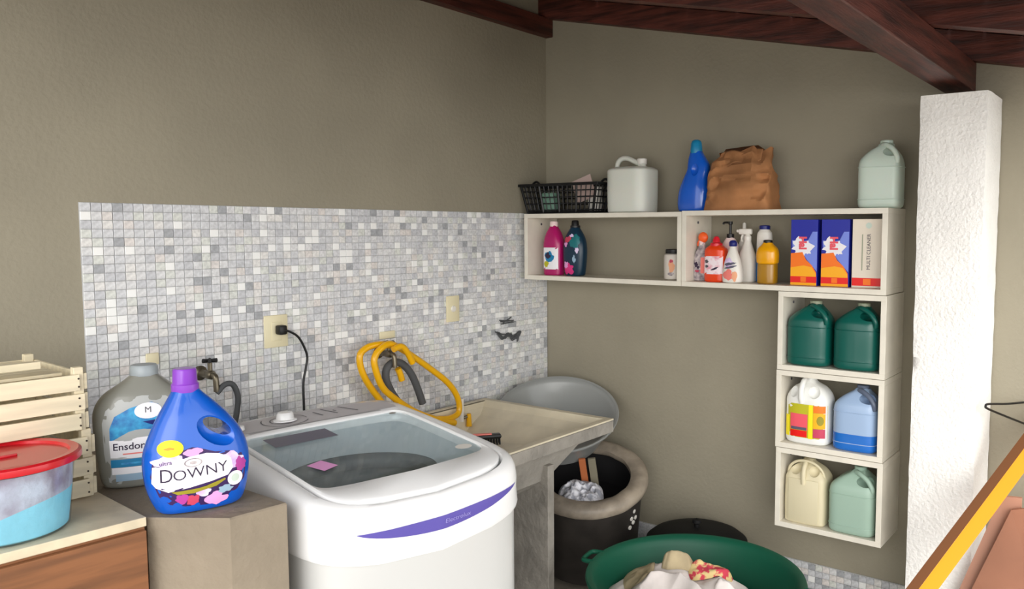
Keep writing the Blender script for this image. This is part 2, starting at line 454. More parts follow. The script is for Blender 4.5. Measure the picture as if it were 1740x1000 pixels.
# white pillar of plastered blocks
pil = thing('pillar', 'rough white plastered pillar of stacked blocks beside the wall niches', 'pillar', (-0.15, -2.12, 0))
zz = 0.0; k = 0
while zz < 2.1:
    h = 0.198 if zz + 0.2 < 2.0 else 2.172 - zz
    j = -0.001
    bm = bmesh.new(); bmesh.ops.create_cube(bm, size=1)
    bmesh.ops.subdivide_edges(bm, edges=bm.edges[:], cuts=7, use_grid_fill=True)
    hx, hy = 0.149, 0.118
    for v in bm.verts:
        p = Vector((v.co.x * 2 * hx, v.co.y * 2 * hy, zz + j + (v.co.z + .5) * (h - 2 * j)))
        # round the corners a little, roughen
        for ax, hh in ((0, hx), (1, hy)):
            pass
        cx_, cy_ = abs(p.x) > hx - 1e-4, abs(p.y) > hy - 1e-4
        if cx_ and cy_: p.x *= 0.975; p.y *= 0.965
        pass
        d = noise.noise(p * 16) * 0.0022 + noise.noise(p * 40) * 0.001
        p.x += d * (1 if p.x > 0 else -1); p.y += d * (1 if p.y > 0 else -1)
        if p.x > hx - 0.002: p.x = min(p.x, hx)
        v.co = p
    me = bpy.data.meshes.new('block'); bm.to_mesh(me); bm.free(); me.materials.append(MATS['plaster']); me.shade_smooth()
    try: me.set_sharp_from_angle(angle=1.2)
    except Exception: pass
    link('block', me, pil)
    if h != 0.198: break
    zz += 0.2; k += 1

# ------------------------------------------------------------------ wall plates, cable, taps
def plate(x0, x1, z0, z1, label, cat='switch plate', kind='socket', nm='socket_plate'):
    t = thing(nm, label, cat, ((x0 + x1) / 2, -0.007, (z0 + z1) / 2))
    hx, hz = (x1 - x0) / 2, (z1 - z0) / 2
    MB().box(-hx, hx, -0.008, 0, -hz, hz, 0.003).build('cover', 'cream_plate', t, True)
    if kind == 'socket':
        MB().box(-0.022, 0.022, -0.011, -0.007, -0.036, 0.036, 0.002).build('socket_insert', 'cream_plate', t, True)
    elif kind == 'button':
        MB().cyl((0, -0.007, 0), (0, -0.014, 0), 0.016, 0.013).build('button', 'white_plastic', t, True)
    return t
plate(-1.730, -1.630, 1.231, 1.355, 'cream wall socket with the black cable plugged in', 'socket')
plate(-0.775, -0.692, 1.243, 1.367, 'cream plate with a round button on the mosaic, right of the hose', 'switch', 'button', 'switch_plate')
plate(-2.170, -2.128, 1.226, 1.266, 'small pale cap on the mosaic above the grey bottle', 'pipe cover', 'x', 'pipe_cover')
plate(-1.178, -1.094, 1.206, 1.238, 'flat cream cap on the mosaic just above the yellow hose', 'pipe cover', 'x', 'pipe_cover')
cb = thing('power_cable', 'black power cable hanging from the cream socket behind the washing machine', 'cable', (-1.66, -0.02, 1.29))
def rel(o, pts): L = o.location; return [(p[0] - L.x, p[1] - L.y, p[2] - L.z) for p in pts]
MB().tube(rel(cb, [(-1.672, -.05, 1.298), (-1.646, -.052, 1.290), (-1.605, -.05, 1.26), (-1.573, -.05, 1.192), (-1.58, -.05, 1.139), (-1.592, -.05, 1.083), (-1.596, -.055, 0.98), (-1.60, -.06, 0.80), (-1.64, -.08, .5)]), 0.0045).build('cord', 'black', cb, True)
MB().box(-0.030, 0.002, -0.034, -0.0, -0.009, 0.027, 0.006).build('plug', 'black', cb, True)
# twisted wires poking from the mosaic
wi = thing('wire_tangle', 'tangle of thin dark wires on the mosaic near the corner', 'wires', (-0.34, -0.008, 1.16))
random.seed(3)
for k in range(12):
    a = random.uniform(-.09, -.02); z = random.uniform(-.035, .045); pts = []
    if k < 4: base = [(-.06, .050), (-.01, .042), (.03, .055)]
    else: base = [(-.085, .0), (-.05, -.028), (0, -.02), (.04, -.04), (.085, -.02), (.07, -.05)]
    for (px_, pz_) in base: pts.append((px_ + random.uniform(-.014, .014), -0.006 - random.uniform(0, .008), pz_ + random.uniform(-.014, .014)))
    MB().tube(pts, 0.0032, n=6).build('wire', 'grey_rubber', wi, True)
def tap(x, z, label):
    t = thing('wall_tap', label, 'tap', (x, -0.008, z))
    MB().lathe([(0.026, 0), (0.026, .006), (0.014, .012), (0.012, .05), (.016, .055), (.016, .08), (.012, .085)], 18).xf(Matrix.Rotation(PI / 2, 4, 'X')).build('valve_body', 'tap_metal', t, True)
    MB().cyl((0, -.068, 0), (0, -.068, .045), .008).build('stem', 'tap_metal', t, True)
    h = MB()
    for a in range(3): h.tube([(.026 * math.cos(a * PI / 3), -.068 + .026 * math.sin(a * PI / 3), .05), (-.026 * math.cos(a * PI / 3), -.068 - .026 * math.sin(a * PI / 3), .05)], .006, res=1)
    h.build('handle', 'black_soft', t, True)
    MB().tube([(0, -.08, 0), (0, -.10, -.004), (0, -.105, -.04), (0, -.105, -.055)], .010).build('spout', 'tap_metal', t, True)
    return t
tap(-1.985, 1.175, 'old wall tap behind the blue bottle with the purple cap')
tap(-1.185, 1.150, 'wall tap on which the yellow hose hangs')
o = MB().tube([(-1.985, -.113, 1.115), (-1.955, -.115, 1.14), (-1.925, -.115, 1.135), (-1.905, -.11, 1.09), (-1.905, -.1, 1.03), (-1.93, -.1, .9), (-1.93, -.12, .7)], .010).build('inlet_hose', 'grey_rubber', None, True)
tag(o, 'thin grey water hose coming down from the tap behind the blue bottle', 'hose')
hz = thing('garden_hose', 'bright yellow garden hose coiled over the tap', 'hose', (-1.2, -0.1, 1.19))
P1 = [(-1.20, -.105, 1.190), (-1.25, -.10, 1.200), (-1.31, -.09, 1.193), (-1.350, -.09, 1.161), (-1.335, -.09, 1.085), (-1.27, -.09, 0.988), (-1.195, -.10, .905), (-1.08, -.125, .850), (-.95, -.13, .83), (-.88, -.13, .82)]
P2 = [(-.858, -.13, .80), (-.818, -.125, .835), (-.819, -.12, .903), (-.874, -.115, .98), (-.982, -.11, 1.063), (-1.085, -.115, 1.13), (-1.151, -.115, 1.171), (-1.215, -.12, 1.20),
      (-1.262, -.125, 1.19), (-1.297, -.125, 1.162), (-1.303, -.125, 1.12), (-1.267, -.125, 1.028), (-1.205, -.128, .968), (-1.09, -.13, .888), (-.969, -.135, .832), (-.858, -.14, .795)]
P3 = [(-.83, -.135, .835), (-.845, -.132, .905), (-.90, -.13, .985), (-1.0, -.13, 1.060), (-1.10, -.13, 1.122), (-1.14, -.13, 1.135)]
P3 = [(-1.10, -.13, 1.105), (-1.13, -.135, 1.150), (-1.17, -.14, 1.185), (-1.215, -.14, 1.178)]
MB().tube(rel(hz, P1 + P2[1:]), 0.0140, n=12).build('hose_coil', 'yellow_hose', hz, True)
MB().tube(rel(hz, P3), 0.0140, n=12).build('hose_end', 'yellow_hose', hz, True)
MB().tube(rel(hz, [(-1.157, -.10, 1.085), (-1.145, -.10, 1.06), (-1.135, -.10, 1.03)]), 0.0140, n=12).build('hose_tip', 'yellow_hose', hz, True)
o = MB().tube([(-1.15, -.085, .94), (-1.185, -.085, .99), (-1.21, -.085, 1.045), (-1.205, -.085, 1.09), (-1.165, -.085, 1.112), (-1.115, -.085, 1.095), (-1.067, -.085, 1.045), (-1.031, -.085, .973), (-1.004, -.085, .905)], .0165, n=12).build('rubber_hose', 'grey_rubber', None, True)
tag(o, 'short dark grey rubber hose bent over inside the yellow coil', 'hose')
t = thing('drain_tap', 'small white pipe with a yellow nozzle at the back of the sink', 'tap', (-.775, -.10, .80))
MB().cyl((0, 0, -.02), (0, 0, .09), .012).build('pipe', 'white_plastic', t, True)
MB().cyl((.03, -.02, -.045), (.03, -.02, .015), .014, .010).build('nozzle', 'yellow_hose', t, True)
MB().tube([(0, 0, -.01), (.015, -.012, .0), (.03, -.02, .0)], .007).build('elbow', 'tap_metal', t, True)

# ------------------------------------------------------------------ wall niches
XD = -0.25
def niche(y0, y1, z0, z1, label, grp=None):
    T = 0.022
    t = thing('wall_niche', label, 'shelf', (-0.001, (y0 + y1) / 2, z0), 0, grp)
    h = abs(y1 - y0) / 2; H = z1 - z0
    MB().box(XD, 0, -h, h, H - T, H, .001).build('top_panel', 'white_panel', t)
    MB().box(XD, 0, -h, h, 0, T, .001).build('bottom_panel', 'white_panel', t)
    MB().box(XD, 0, h - T, h, T, H - T, .001).build('side_panel', 'white_panel', t)
    MB().box(XD, 0, -h, -h + T, T, H - T, .001).build('side_panel', 'white_panel', t)
    MB().cyl((XD * .55, h - T - .0005, H - T - .03), (XD * .55, h - T - .003, H - T - .03), .006, n=10).build('screw_cap', 'print_grey', t)
    return t
niche(-0.052, -0.977, 1.424, 1.761, 'long white wall niche in the corner holding two dark bottles and a jar')
niche(-0.979, -1.888, 1.424, 1.765, 'long white wall niche holding spray bottles and detergent boxes')
niche(-1.445, -1.892, 1.090, 1.422, 'square white niche with two dark green jugs')
niche(-1.443, -1.892, 0.757, 1.088, 'square white niche with the bleach jug and the blue jug')
niche(-1.447, -1.895, 0.412, 0.755, 'lowest square white niche with the cream and pale green jugs')

# ------------------------------------------------------------------ jugs
def jug(label, m, mcap, loc, w=.19, d=.14, h=.28, rz=-PI / 2, grp=None, liquid=None, mhandle=None, capz=None, n=5):
    t = thing('plastic_jug', label, 'jug', loc, rz, grp)
    sh = h * .70
    b = body([(0, 0, w / 2 - .012, d / 2 - .012), (.006, 0, w / 2 - .004, d / 2 - .004), (.018, 0, w / 2, d / 2), (.05, 0, w / 2, d / 2), (sh - .03, 0, w / 2, d / 2), (sh, 0, w / 2 - .004, d / 2 - .003),
              (sh + h * .08, .004, w * .40, d * .42), (sh + h * .16, .010, w * .27, d * .33), (sh + h * .21, .016, w * .17, d * .25), (sh + h * .24, .018, .026, .024), (h - .018, .018, .021, .021), (h - .012, .018, .020, .020)], n=n, steps=44).build('jug_body', m, t, True)
    c = MB(); ico(c, (w * .30, -d * .30, sh + h * .115), 1, (w * .20, d * .30, h * .075)); c = c.build('cut', m, t)
    boolean(b, c)
    MB().tube([(.012, -d * .20, h * .925), (w * .17, -d * .30, h * .915), (w * .33, -d * .36, h * .85), (w * .44, -d * .38, h * .74), (w * .43, -d * .34, h * .66)], lambda u: .0105, n=10).build('handle', mhandle or m, t, True)
    MB().lathe([(.0235, 0), (.025, .004), (.025, .018), (.022, .021), (.004, .022)], 24, (.018, 0, h - .022)).build('cap', mcap, t, True)
    # moulded rings
    rg = MB()
    for z in (h * .13, h * .60):
        r0 = [(x, y, z) for x, y in srect(w / 2 + .0012, d / 2 + .0012, n, 48)]
        rg = MB(); rg.tube(r0, .0018, n=5, closed=True, res=1); rg.build('moulded_rib', m, t, True)
    if liquid:
        lq = body([(0.001, 0, w / 2 - .011, d / 2 - .011), (.006, 0, w / 2 - .003, d / 2 - .003), (.018, 0, w / 2 + .001, d / 2 + .001), (h * .27, 0, w / 2 + .001, d / 2 + .001)], n=n, steps=10).build('liquid', liquid, t, True)
    return t
jug('dark green plastic jug on the left in the square niche', 'jug_green', 'jug_cap_grey', (-.168, -1.562, 1.1125), w=.186, d=.15, h=.272, n=3.2)
jug('dark green plastic jug on the right in the square niche', 'jug_green', 'jug_cap_grey', (-.168, -1.762, 1.1125), w=.186, d=.15, h=.272, n=3.2)
jug('translucent blue jug a quarter full of blue liquid', 'jug_blue', 'jug_blue_dark', (-.168, -1.768, .7795), w=.180, d=.15, h=.270, liquid='liquid_blue', mhandle='jug_blue_dark', n=4)
jug('pale green plastic jug on the right in the lowest niche', 'jug_pale', 'jug_pale', (-.165, -1.765, .4345), w=.190, d=.16, h=.275, n=5)
jug('pale mint jug standing on top of the niches beside the pillar', 'jug_mint', 'jug_mint', (-.125, -1.822, 1.7655), w=.165, d=.13, h=.272, n=4.5)

# bleach jug: round shoulders, narrow grip in front
t = thing('bleach_jug', 'white bleach jug with a yellow, pink and red label', 'jug', (-.170, -1.566, .7795), -PI / 2)
b = body([(0, 0, .080, .058), (.006, 0, .090, .066), (.02, 0, .095, .07), (.17, 0, .095, .07), (.19, 0, .094, .069), (.215, 0, .084, .062), (.24, 0, .062, .050), (.258, 0, .030, .028), (.270, 0, .022, .022), (.276, 0, .021, .021)], n=3.4).build('jug_body', 'jug_bleach', t, True)
c = MB(); ico(c, (.035, -.062, .226), 1, (.026, .03, .028)); ico(c, (-.052, -.058, .222), 1, (.018, .03, .026)); boolean(b, c.build('cut', 'jug_bleach', t))
MB().tube([(-.012, -.028, .272), (-.014, -.052, .262), (-.016, -.068, .235), (-.016, -.071, .20), (-.014, -.066, .178)], .012).build('handle', 'jug_bleach', t, True)
MB().lathe([(.024, 0), (.024, .016), (.02, .019), (.003, .02)], 20, (0, 0, .262)).build('cap', 'jug_bleach', t, True)
bv = bvh_of(b)
decal(t, bv, 'label_field', 'olive', rectp(-.088, .09, .03, .172), .0008)
decal(t, bv, 'label_band', 'coral', rectp(-.062, .014, .062, .130), .0016)
decal(t, bv, 'label_band', 'sticker_grey', rectp(-.058, .010, .062, .074), .0022)
decal(t, bv, 'label_band', 'box_red', rectp(-.062, .012, .032, .060), .0016)
decal(t, bv, 'label_band', 'yellow_print', rectp(.018, .036, .028, .172), .0018)
decal(t, bv, 'label_band', 'box_orange', rectp(.038, .084, .14, .170), .0018)
decal(t, bv, 'label_band', 'box_yellow', rectp(.038, .084, .075, .138), .0018)
decal(t, bv, 'label_spot', 'gold_print', ell(.066, .108, .014, .02), .0024)
decal(t, bv, 'label_band', 'rose', rectp(.038, .084, .035, .073), .0018)
decal(t, bv, 'label_band', 'yellow_print', rectp(-.088, -.066, .03, .12), .0016)

# cream jug: flat front, arched top with a rib in the middle
t = thing('plastic_jug', 'cream jug with a flat front panel and arched grip in the lowest niche', 'jug', (-.168, -1.566, .4345), -PI / 2)
b = body([(0, 0, .080, .06), (.008, 0, .088, .068), (.19, 0, .088, .068), (.205, 0, .084, .064), (.232, 0, .066, .05), (.25, 0, .040, .034), (.262, 0, .024, .022), (.268, 0, .022, .022)], n=6).build('jug_body', 'jug_cream', t, True)
c = MB(); ico(c, (.04, -.06, .235), 1, (.025, .034, .026)); ico(c, (-.04, -.06, .235), 1, (.025, .034, .026)); boolean(b, c.build('cut', 'jug_cream', t))
MB().tube([(0, -.02, .266), (0, -.048, .258), (0, -.066, .232), (0, -.070, .20), (0, -.068, .175)], .0105).build('handle', 'jug_cream', t, True)
MB().box(-.066, .066, -.0715, -.066, .012, .195, .003).build('front_panel', 'jug_cream', t, True)
MB().lathe([(.023, 0), (.023, .014), (.019, .017), (.003, .018)], 20, (0, 0, .257)).build('cap', 'jug_cream', t, True)
MB().tube([(-.082, -.03, .19), (-.070, -.04, .235), (-.04, -.045, .262), (0, -.045, .270), (.04, -.045, .262), (.070, -.04, .235), (.082, -.03, .19)], .006).build('arch', 'jug_cream', t, True)

# big white canister on top of the corner niche
t = thing('plastic_canister', 'squat off-white plastic canister with a carry grip on the niche top', 'jug', (-.135, -.641, 1.7615), -PI / 2)
b = body([(0, 0, .108, .078), (.006, 0, .114, .086), (.2, 0, .116, .088), (.208, 0, .112, .085), (.216, 0, .098, .072), (.221, 0, .075, .055)], n=3.6).build('jug_body', 'jug_white', t, True)
MB().tube([(-.085, -.01, .205), (-.078, -.01, .243), (-.055, -.01, .262), (-.02, -.01, .262), (.03, -.01, .240), (.055, -.01, .235), (.075, -.01, .21)], lambda u: .0125).build('handle', 'jug_white', t, True)
MB().lathe([(.02, 0), (.02, .016), (.024, .017), (.024, .042), (.02, .045), (.003, .046)], 22, (.052, .0, .215)).build('cap', 'white_plastic', t, True)

# blue bottle
t = thing('softener_bottle', 'tall glossy blue bottle with a teal cap beside the paper bag', 'bottle', (-.13, -.985, 1.7655), -PI / 2)
b = body([(0, -.010, .068, .042), (.006, -.010, .074, .046), (.05, -.010, .078, .048), (.10, -.006, .074, .046), (.15, .002, .062, .040), (.19, .012, .054, .034), (.215, .012, .052, .031), (.24, .006, .042, .028), (.265, .002, .030, .025), (.282, 0, .022, .022)], n=2.6).build('bottle_body', 'bottle_blue', t, True)
c = MB(); ico(c, (.010, -.04, .19), 1, (.020, .018, .030)); boolean(b, c.build('cut', 'bottle_blue', t))
MB().lathe([(.027, 0), (.028, .01), (.025, .045), (.021, .056), (.012, .062), (.002, .063)], 24, (0, 0, .264)).build('cap', 'cap_teal', t, True)

# paper bag, crumpled
t = thing('paper_bag', 'crumpled brown paper bag standing on the niches', 'bag', (-.13, -1.215, 1.7655), -PI / 2)
rings = []; N = 72
for k in range(37):
    z = .268 * k / 36; f = k / 36
    hx = .158 - .030 * f; hy = .085 * (1 - .78 * f ** 2.2) + .006; cx = .002 + .006 * f
    r = []
    for x, y in srect(hx, hy, 7, N, cx):
        p = Vector((x * 9, y * 9, z * 9)); q = noise.turbulence_vector(p, 3, False) * .030 * min(1, .3 + f * 1.2)
        rd = abs(noise.noise(Vector((x * 14 + z * 9, 3.1, z * 16 - x * 5)))) * .040 * min(1, z / .05)
        zz = z + (noise.noise(Vector((x * 22, y * 6, 9))) * .03 * f ** 6)
        if f > .94: zz += .004 * math.sin(x * 60)
        r.append((x + q.x * .6, y + q.y + (rd if y < 0 else -rd), zz))
    rings.append(r)
MB().loft(rings).build('bag_body', 'paper_bag', t, True, .5)
fl_ = MB()
V = []; nx, nz = 24, 8
for i in range(nx + 1):
    for j in range(nz + 1):
        u = i / nx; w_ = j / nz; x = -.075 + .185 * u; z = .262 - .062 * w_ * (0.75 + .5 * math.sin(u * 5 + 1) ** 2)
        V.append((x, -.022 - .034 * w_ - .010 * noise.noise(Vector((x * 25, z * 25, 1))), z + .006 * math.sin(u * 9)))
Fc = [(i * (nz + 1) + j, (i + 1) * (nz + 1) + j, (i + 1) * (nz + 1) + j + 1, i * (nz + 1) + j + 1) for i in range(nx) for j in range(nz)]
fl_.add(V, Fc); o = fl_.build('folded_flap', 'paper_bag', t, True, .5)
md = o.modifiers.new('s', 'SOLIDIFY'); md.thickness = .002

# black basket with slotted walls
t = thing('plastic_basket', 'black slotted plastic basket in the corner on top of the niche', 'basket', (-.130, -.256, 1.7615), -PI / 2)
W0, W1, D0, D1, H = .205, .240, .085, .105, .150
MB().box(-W0, W0, -D0, D0, 0, .006).build('base', 'basket', t)
rim = MB()
for (x0, x1, y0, y1) in ((-W1 - .012, W1 + .012, -D1 - .008, -D1 + .004), (-W1 - .012, W1 + .012, D1 - .004, D1 + .008), (-W1 - .012, -W1 + .004, -D1, D1), (W1 - .004, W1 + .012, -D1, D1)):
    rim.box(x0, x1, y0, y1, H - .012, H + .002, .002)
rim.build('rim', 'basket', t)
hb = MB()
for s in (-1, 1): hb.tube([(s * W1 - .05 * s, 0, H), (s * W1 - .02 * s, 0, H + .02), (s * W1 + .008 * s, 0, H + .004)], .006)
hb.build('grip', 'basket', t, True)
def wallpt(u, f, side):
    w_ = W0 + (W1 - W0) * f; d_ = D0 + (D1 - D0) * f; z = H * f
    if side == 0: return (u * w_, -d_, z)
    if side == 1: return (u * w_, d_, z)
    if side == 2: return (-w_, u * d_, z)
    return (w_, u * d_, z)
for side in range(4):
    nr = 16 if side < 2 else 7
    for i in range(nr + 1):
        u = -1 + 2 * i / nr
        r_ = 0.0065 if i % 4 == 0 else .0028
        MB().cyl(wallpt(u, 0.02, side), wallpt(u, .97, side), r_, n=6).build('rib', 'basket', t)
    for f in (.05, .12, .34, .55, .76):
        r_ = .006 if f < .1 else .0035
        MB().cyl(wallpt(-1, f, side), wallpt(1, f, side), r_, n=6).build('slat', 'basket', t)
o = MB().box(-.06, .06, -.0015, .0015, 0, .115).add([(-.06, -.0016, .02)], []).build('card_sheet', 'card', None)
o.data.transform(Matrix.Rotation(math.radians(-18), 4, 'Y'))
o.location = (-.16, -.385, 1.830); o.rotation_euler = (0, 0, -PI / 2)
tag(o, 'tilted pinkish cardboard sheet sticking out of the black basket', 'card')
o = MB().box(-.04, .04, -.03, .03, 0, .10, .006).build('packet', 'mint_pack', None, True); o.location = (-.15, -.150, 1.770); o.rotation_euler = (0, 0, -1.5)
tag(o, 'mint green packet inside the black basket at its left end', 'packet')
o = MB().box(-.032, .032, -.02, .02, 0, .125, .006).build('packet', 'white_plastic', None, True); o.location = (-.135, -.42, 1.770); o.rotation_euler = (0, 0, -1.62)
tag(o, 'white packet inside the black basket at its right end', 'packet')

# ------------------------------------------------------------------ small bottles in the niches
Z1, Z2 = 1.4465, 1.4465
t = thing('softener_bottle', 'magenta bottle with a pale pink cap and white label', 'bottle', (-.165, -.180, Z1), -PI / 2)
b = body([(0, 0, .050, .032), (.005, 0, .055, .036), (.15, 0, .058, .037), (.19, 0, .052, .034), (.225, 0, .036, .028), (.245, 0, .022, .021), (.255, 0, .019, .019)], n=2.8).build('bottle_body', 'pink_bottle', t, True)
bv = bvh_of(b)
decal(t, bv, 'label', 'white_print', rectp(-.046, .048, .03, .142))
decal(t, bv, 'label_print', 'blue_print', ell(.0, .095, .03, .028, wob=.5, seed=2), .0016)
decal(t, bv, 'label_print', 'olive', ell(-.022, .058, .016, .016, wob=.4, seed=4), .0016)
decal(t, bv, 'label_print', 'text_dark', ell(-.01, .100, .016, .014, wob=.5, seed=5), .0022)
MB().lathe([(.021, 0), (.021, .022), (.018, .026), (.003, .027)], 22, (0, 0, .250)).build('cap', 'cap_pinkwhite', t, True)

t = thing('softener_bottle', 'dark teal bottle printed with pink flowers and a black cap', 'bottle', (-.160, -.313, Z1), -PI / 2)
b = body([(0, 0, .046, .03), (.005, 0, .054, .034), (.08, 0, .064, .038), (.14, 0, .066, .038), (.19, 0, .057, .034), (.225, 0, .036, .028), (.245, 0, .022, .021), (.25, 0, .021, .02)], n=2.6).build('bottle_body', 'teal_bottle', t, True)
bv = bvh_of(b)
decal(t, bv, 'label_print', 'teal_light', ell(.022, .175, .03, .035, wob=.4, seed=9))
decal(t, bv, 'flower_print', 'fuchsia', ell(-.018, .038, .034, .030, wob=.7, seed=1), .0016)
decal(t, bv, 'flower_print', 'pink_flower', ell(-.032, .055, .014, .016, wob=.6, seed=7), .0022)
decal(t, bv, 'flower_print', 'rose', ell(-.022, .185, .026, .014, rot=.5, wob=.6, seed=3), .0016)
decal(t, bv, 'flower_print', 'pink_flower', ell(-.034, .160, .013, .012, wob=.6, seed=8), .0018)
decal(t, bv, 'flower_print', 'lavender', ell(.036, .130, .010, .014, wob=.6, seed=6), .0018)
decal(t, bv, 'flower_print', 'pale_print', ell(.020, .085, .009, .016, wob=.6, seed=5), .0018)
decal(t, bv, 'flower_print', 'lavender', ell(.004, .205, .012, .008, wob=.6, seed=15), .0018)
MB().lathe([(.026, 0), (.026, .01), (.020, .012), (.018, .032), (.015, .036), (.003, .037)], 22, (0, 0, .244)).build('cap', 'black', t, True)

t = thing('jar', 'white jar with a black lid at the end of the corner niche', 'jar', (-.15, -.882, Z1), -PI / 2)
b = MB().lathe([(.040, 0), (.046, .005), (.047, .10), (.044, .116), (.036, .122), (.035, .128)], 32).build('jar_body', 'jar_white', t, True)
bv = bvh_of(b)
decal(t, bv, 'label_print', 'peach', ell(.014, .065, .014, .03, wob=.5, seed=2))
decal(t, bv, 'label_print', 'rose', ell(.012, .088, .009, .007, wob=.5, seed=3), .0015)
decal(t, bv, 'label_print', 'label_grey', ell(.01, .028, .014, .008, wob=.5, seed=4), .0015)
MB().lathe([(.038, 0), (.039, .003), (.039, .018), (.036, .021), (.003, .022)], 32, (0, 0, .122)).build('lid', 'black', t, True)

def sprayer(t, z, m, m2, dx=-1):
    MB().lathe([(.016, 0), (.016, .018), (.012, .022), (.010, .03)], 18, (0, 0, z)).build('collar', m2, t, True)
    MB().box(min(dx * .042, -dx * .02), max(dx * .042, -dx * .02), -.011, .011, z + .026, z + .052, .006).build('spray_head', m, t, True)
    MB().tube([(dx * .022, 0, z + .03), (dx * .030, 0, z + .012), (dx * .026, 0, z - .006)], .0045).build('trigger', m, t, True)
    MB().cyl((dx * .042, 0, z + .042), (dx * .052, 0, z + .042), .007, n=12).build('nozzle', m2, t, True)
t = thing('spray_bottle', 'clear spray bottle with an orange trigger head, leftmost in its niche', 'bottle', (-.155, -1.034, Z2), -PI / 2)
b = body([(0, 0, .032, .022), (.004, 0, .038, .026), (.10, 0, .038, .026), (.135, 0, .027, .022), (.155, 0, .016, .016), (.175, 0, .013, .013)], n=3).build('bottle_body', 'label_grey', t, True)
bv = bvh_of(b)
decal(t, bv, 'label', 'salmon', rectp(.006, .034, .035, .108))
decal(t, bv, 'label_print', 'text_dark', ell(-.016, .075, .010, .012, wob=.6, seed=2))
decal(t, bv, 'label_print', 'text_dark', ell(-.006, .062, .007, .007, wob=.6, seed=4))
decal(t, bv, 'label_print', 'rose', ell(-.012, .045, .012, .005, wob=.5, seed=6))
o = MB(); ico(o, (0.006, -.004, .198), 1, (.024, .016, .025)); o.build('spray_head', 'orange_plastic', t, True)
MB().lathe([(.015, 0), (.015, .02), (.012, .024)], 16, (0, 0, .165)).build('collar', 'cap_pinkwhite', t, True)
MB().tube([(-.012, 0, .188), (-.022, 0, .172), (-.020, 0, .158)], .0045).build('trigger', 'orange_plastic', t, True)

t = thing('pump_bottle', 'white pump bottle with a black pump behind the red bottle', 'bottle', (-.105, -1.150, Z2), -PI / 2)
body([(0, 0, .034, .024), (.005, 0, .037, .028), (.16, 0, .037, .028), (.185, 0, .026, .022), (.20, 0, .014, .014)], n=2.6).build('bottle_body', 'cap_pinkwhite', t, True)
MB().lathe([(.017, 0), (.017, .018), (.006, .02), (.006, .06), (.010, .062), (.010, .075)], 16, (0, 0, .196)).build('pump', 'black', t, True)
MB().tube([(0, 0, .266), (-.03, 0, .266), (-.036, 0, .258)], .005).build('spout', 'black', t, True)
t = thing('spray_bottle', 'white bottle with a slim white nozzle behind the red bottle', 'bottle', (-.045, -1.190, Z2), -PI / 2)
body([(0, 0, .026, .022), (.005, 0, .03, .026), (.15, 0, .03, .026), (.18, 0, .02, .018), (.20, 0, .012, .012)], n=2.4).build('bottle_body', 'white_plastic', t, True)
MB().lathe([(.014, 0), (.014, .02), (.009, .03), (.008, .065), (.004, .07)], 16, (0, 0, .196)).build('nozzle', 'white_plastic', t, True)

t = thing('detergent_bottle', 'red-orange bottle with a red cap and a pinkish white label', 'bottle', (-.180, -1.118, Z2), -PI / 2)
b = body([(0, 0, .044, .030), (.005, 0, .051, .034), (.14, 0, .051, .034), (.152, 0, .045, .031), (.165, 0, .026, .022), (.172, 0, .018, .018)], n=3.2).build('bottle_body', 'red_orange', t, True)
bv = bvh_of(b)
decal(t, bv, 'label', 'label_pink', rectp(-.046, .046, .035, .115))
decal(t, bv, 'label_print', 'print_grey', ell(-.030, .092, .010, .008, wob=.5, seed=2), .0016)
decal(t, bv, 'label_print', 'print_grey', ell(-.030, .070, .009, .006, wob=.5, seed=3), .0016)
decal(t, bv, 'label_print', 'text_dark', ell(.010, .060, .018, .0045, rot=.35, wob=.5, seed=4), .0016)
MB().lathe([(.028, 0), (.028, .012), (.018, .018), (.016, .03), (.010, .042), (.003, .045)], 20, (0, 0, .160)).build('cap', 'red_plastic', t, True)

t = thing('spray_bottle', 'white trigger spray bottle just left of the tall blue and white bottle', 'bottle', (-.115, -1.240, Z2), -PI / 2)
body([(0, 0, .036, .026), (.005, 0, .04, .03), (.11, 0, .038, .028), (.16, 0, .022, .02), (.18, 0, .015, .015), (.19, 0, .014, .014)], n=2.6).build('bottle_body', 'white_plastic', t, True)
sprayer(t, .186, 'white_plastic', 'white_plastic', -1)
bpy.data.objects.remove(bpy.data.objects['x']) if 'x' in bpy.data.objects else None

t = thing('cleaner_bottle', 'white bottle with a round navy cap and a pink and purple label', 'bottle', (-.205, -1.212, Z2), -PI / 2)
b = body([(0, 0, .036, .026), (.005, 0, .045, .030), (.04, 0, .046, .030), (.09, 0, .037, .027), (.13, 0, .023, .02), (.155, 0, .014, .014), (.165, 0, .013, .013)], n=2.5).build('bottle_body', 'white_plastic', t, True)
bv = bvh_of(b)
decal(t, bv, 'label_print', 'lavender', ell(-.008, .090, .020, .022, wob=.4, seed=2))
decal(t, bv, 'label_print', 'sticker_grey', ell(-.002, .084, .028, .006, rot=.15, wob=.4, seed=3), .0016)
decal(t, bv, 'label_print', 'sticker_grey', ell(.002, .070, .028, .005, rot=.2, wob=.4, seed=4), .0016)
decal(t, bv, 'label_print', 'salmon', ell(-.006, .035, .026, .020, wob=.5, seed=5), .0014)
decal(t, bv, 'label_print', 'peach', ell(.022, .030, .012, .022, wob=.4, seed=6), .0018)
MB().lathe([(.015, 0), (.018, .004), (.018, .018), (.012, .026), (.003, .028)], 20, (0, 0, .160)).build('cap', 'navy', t, True)

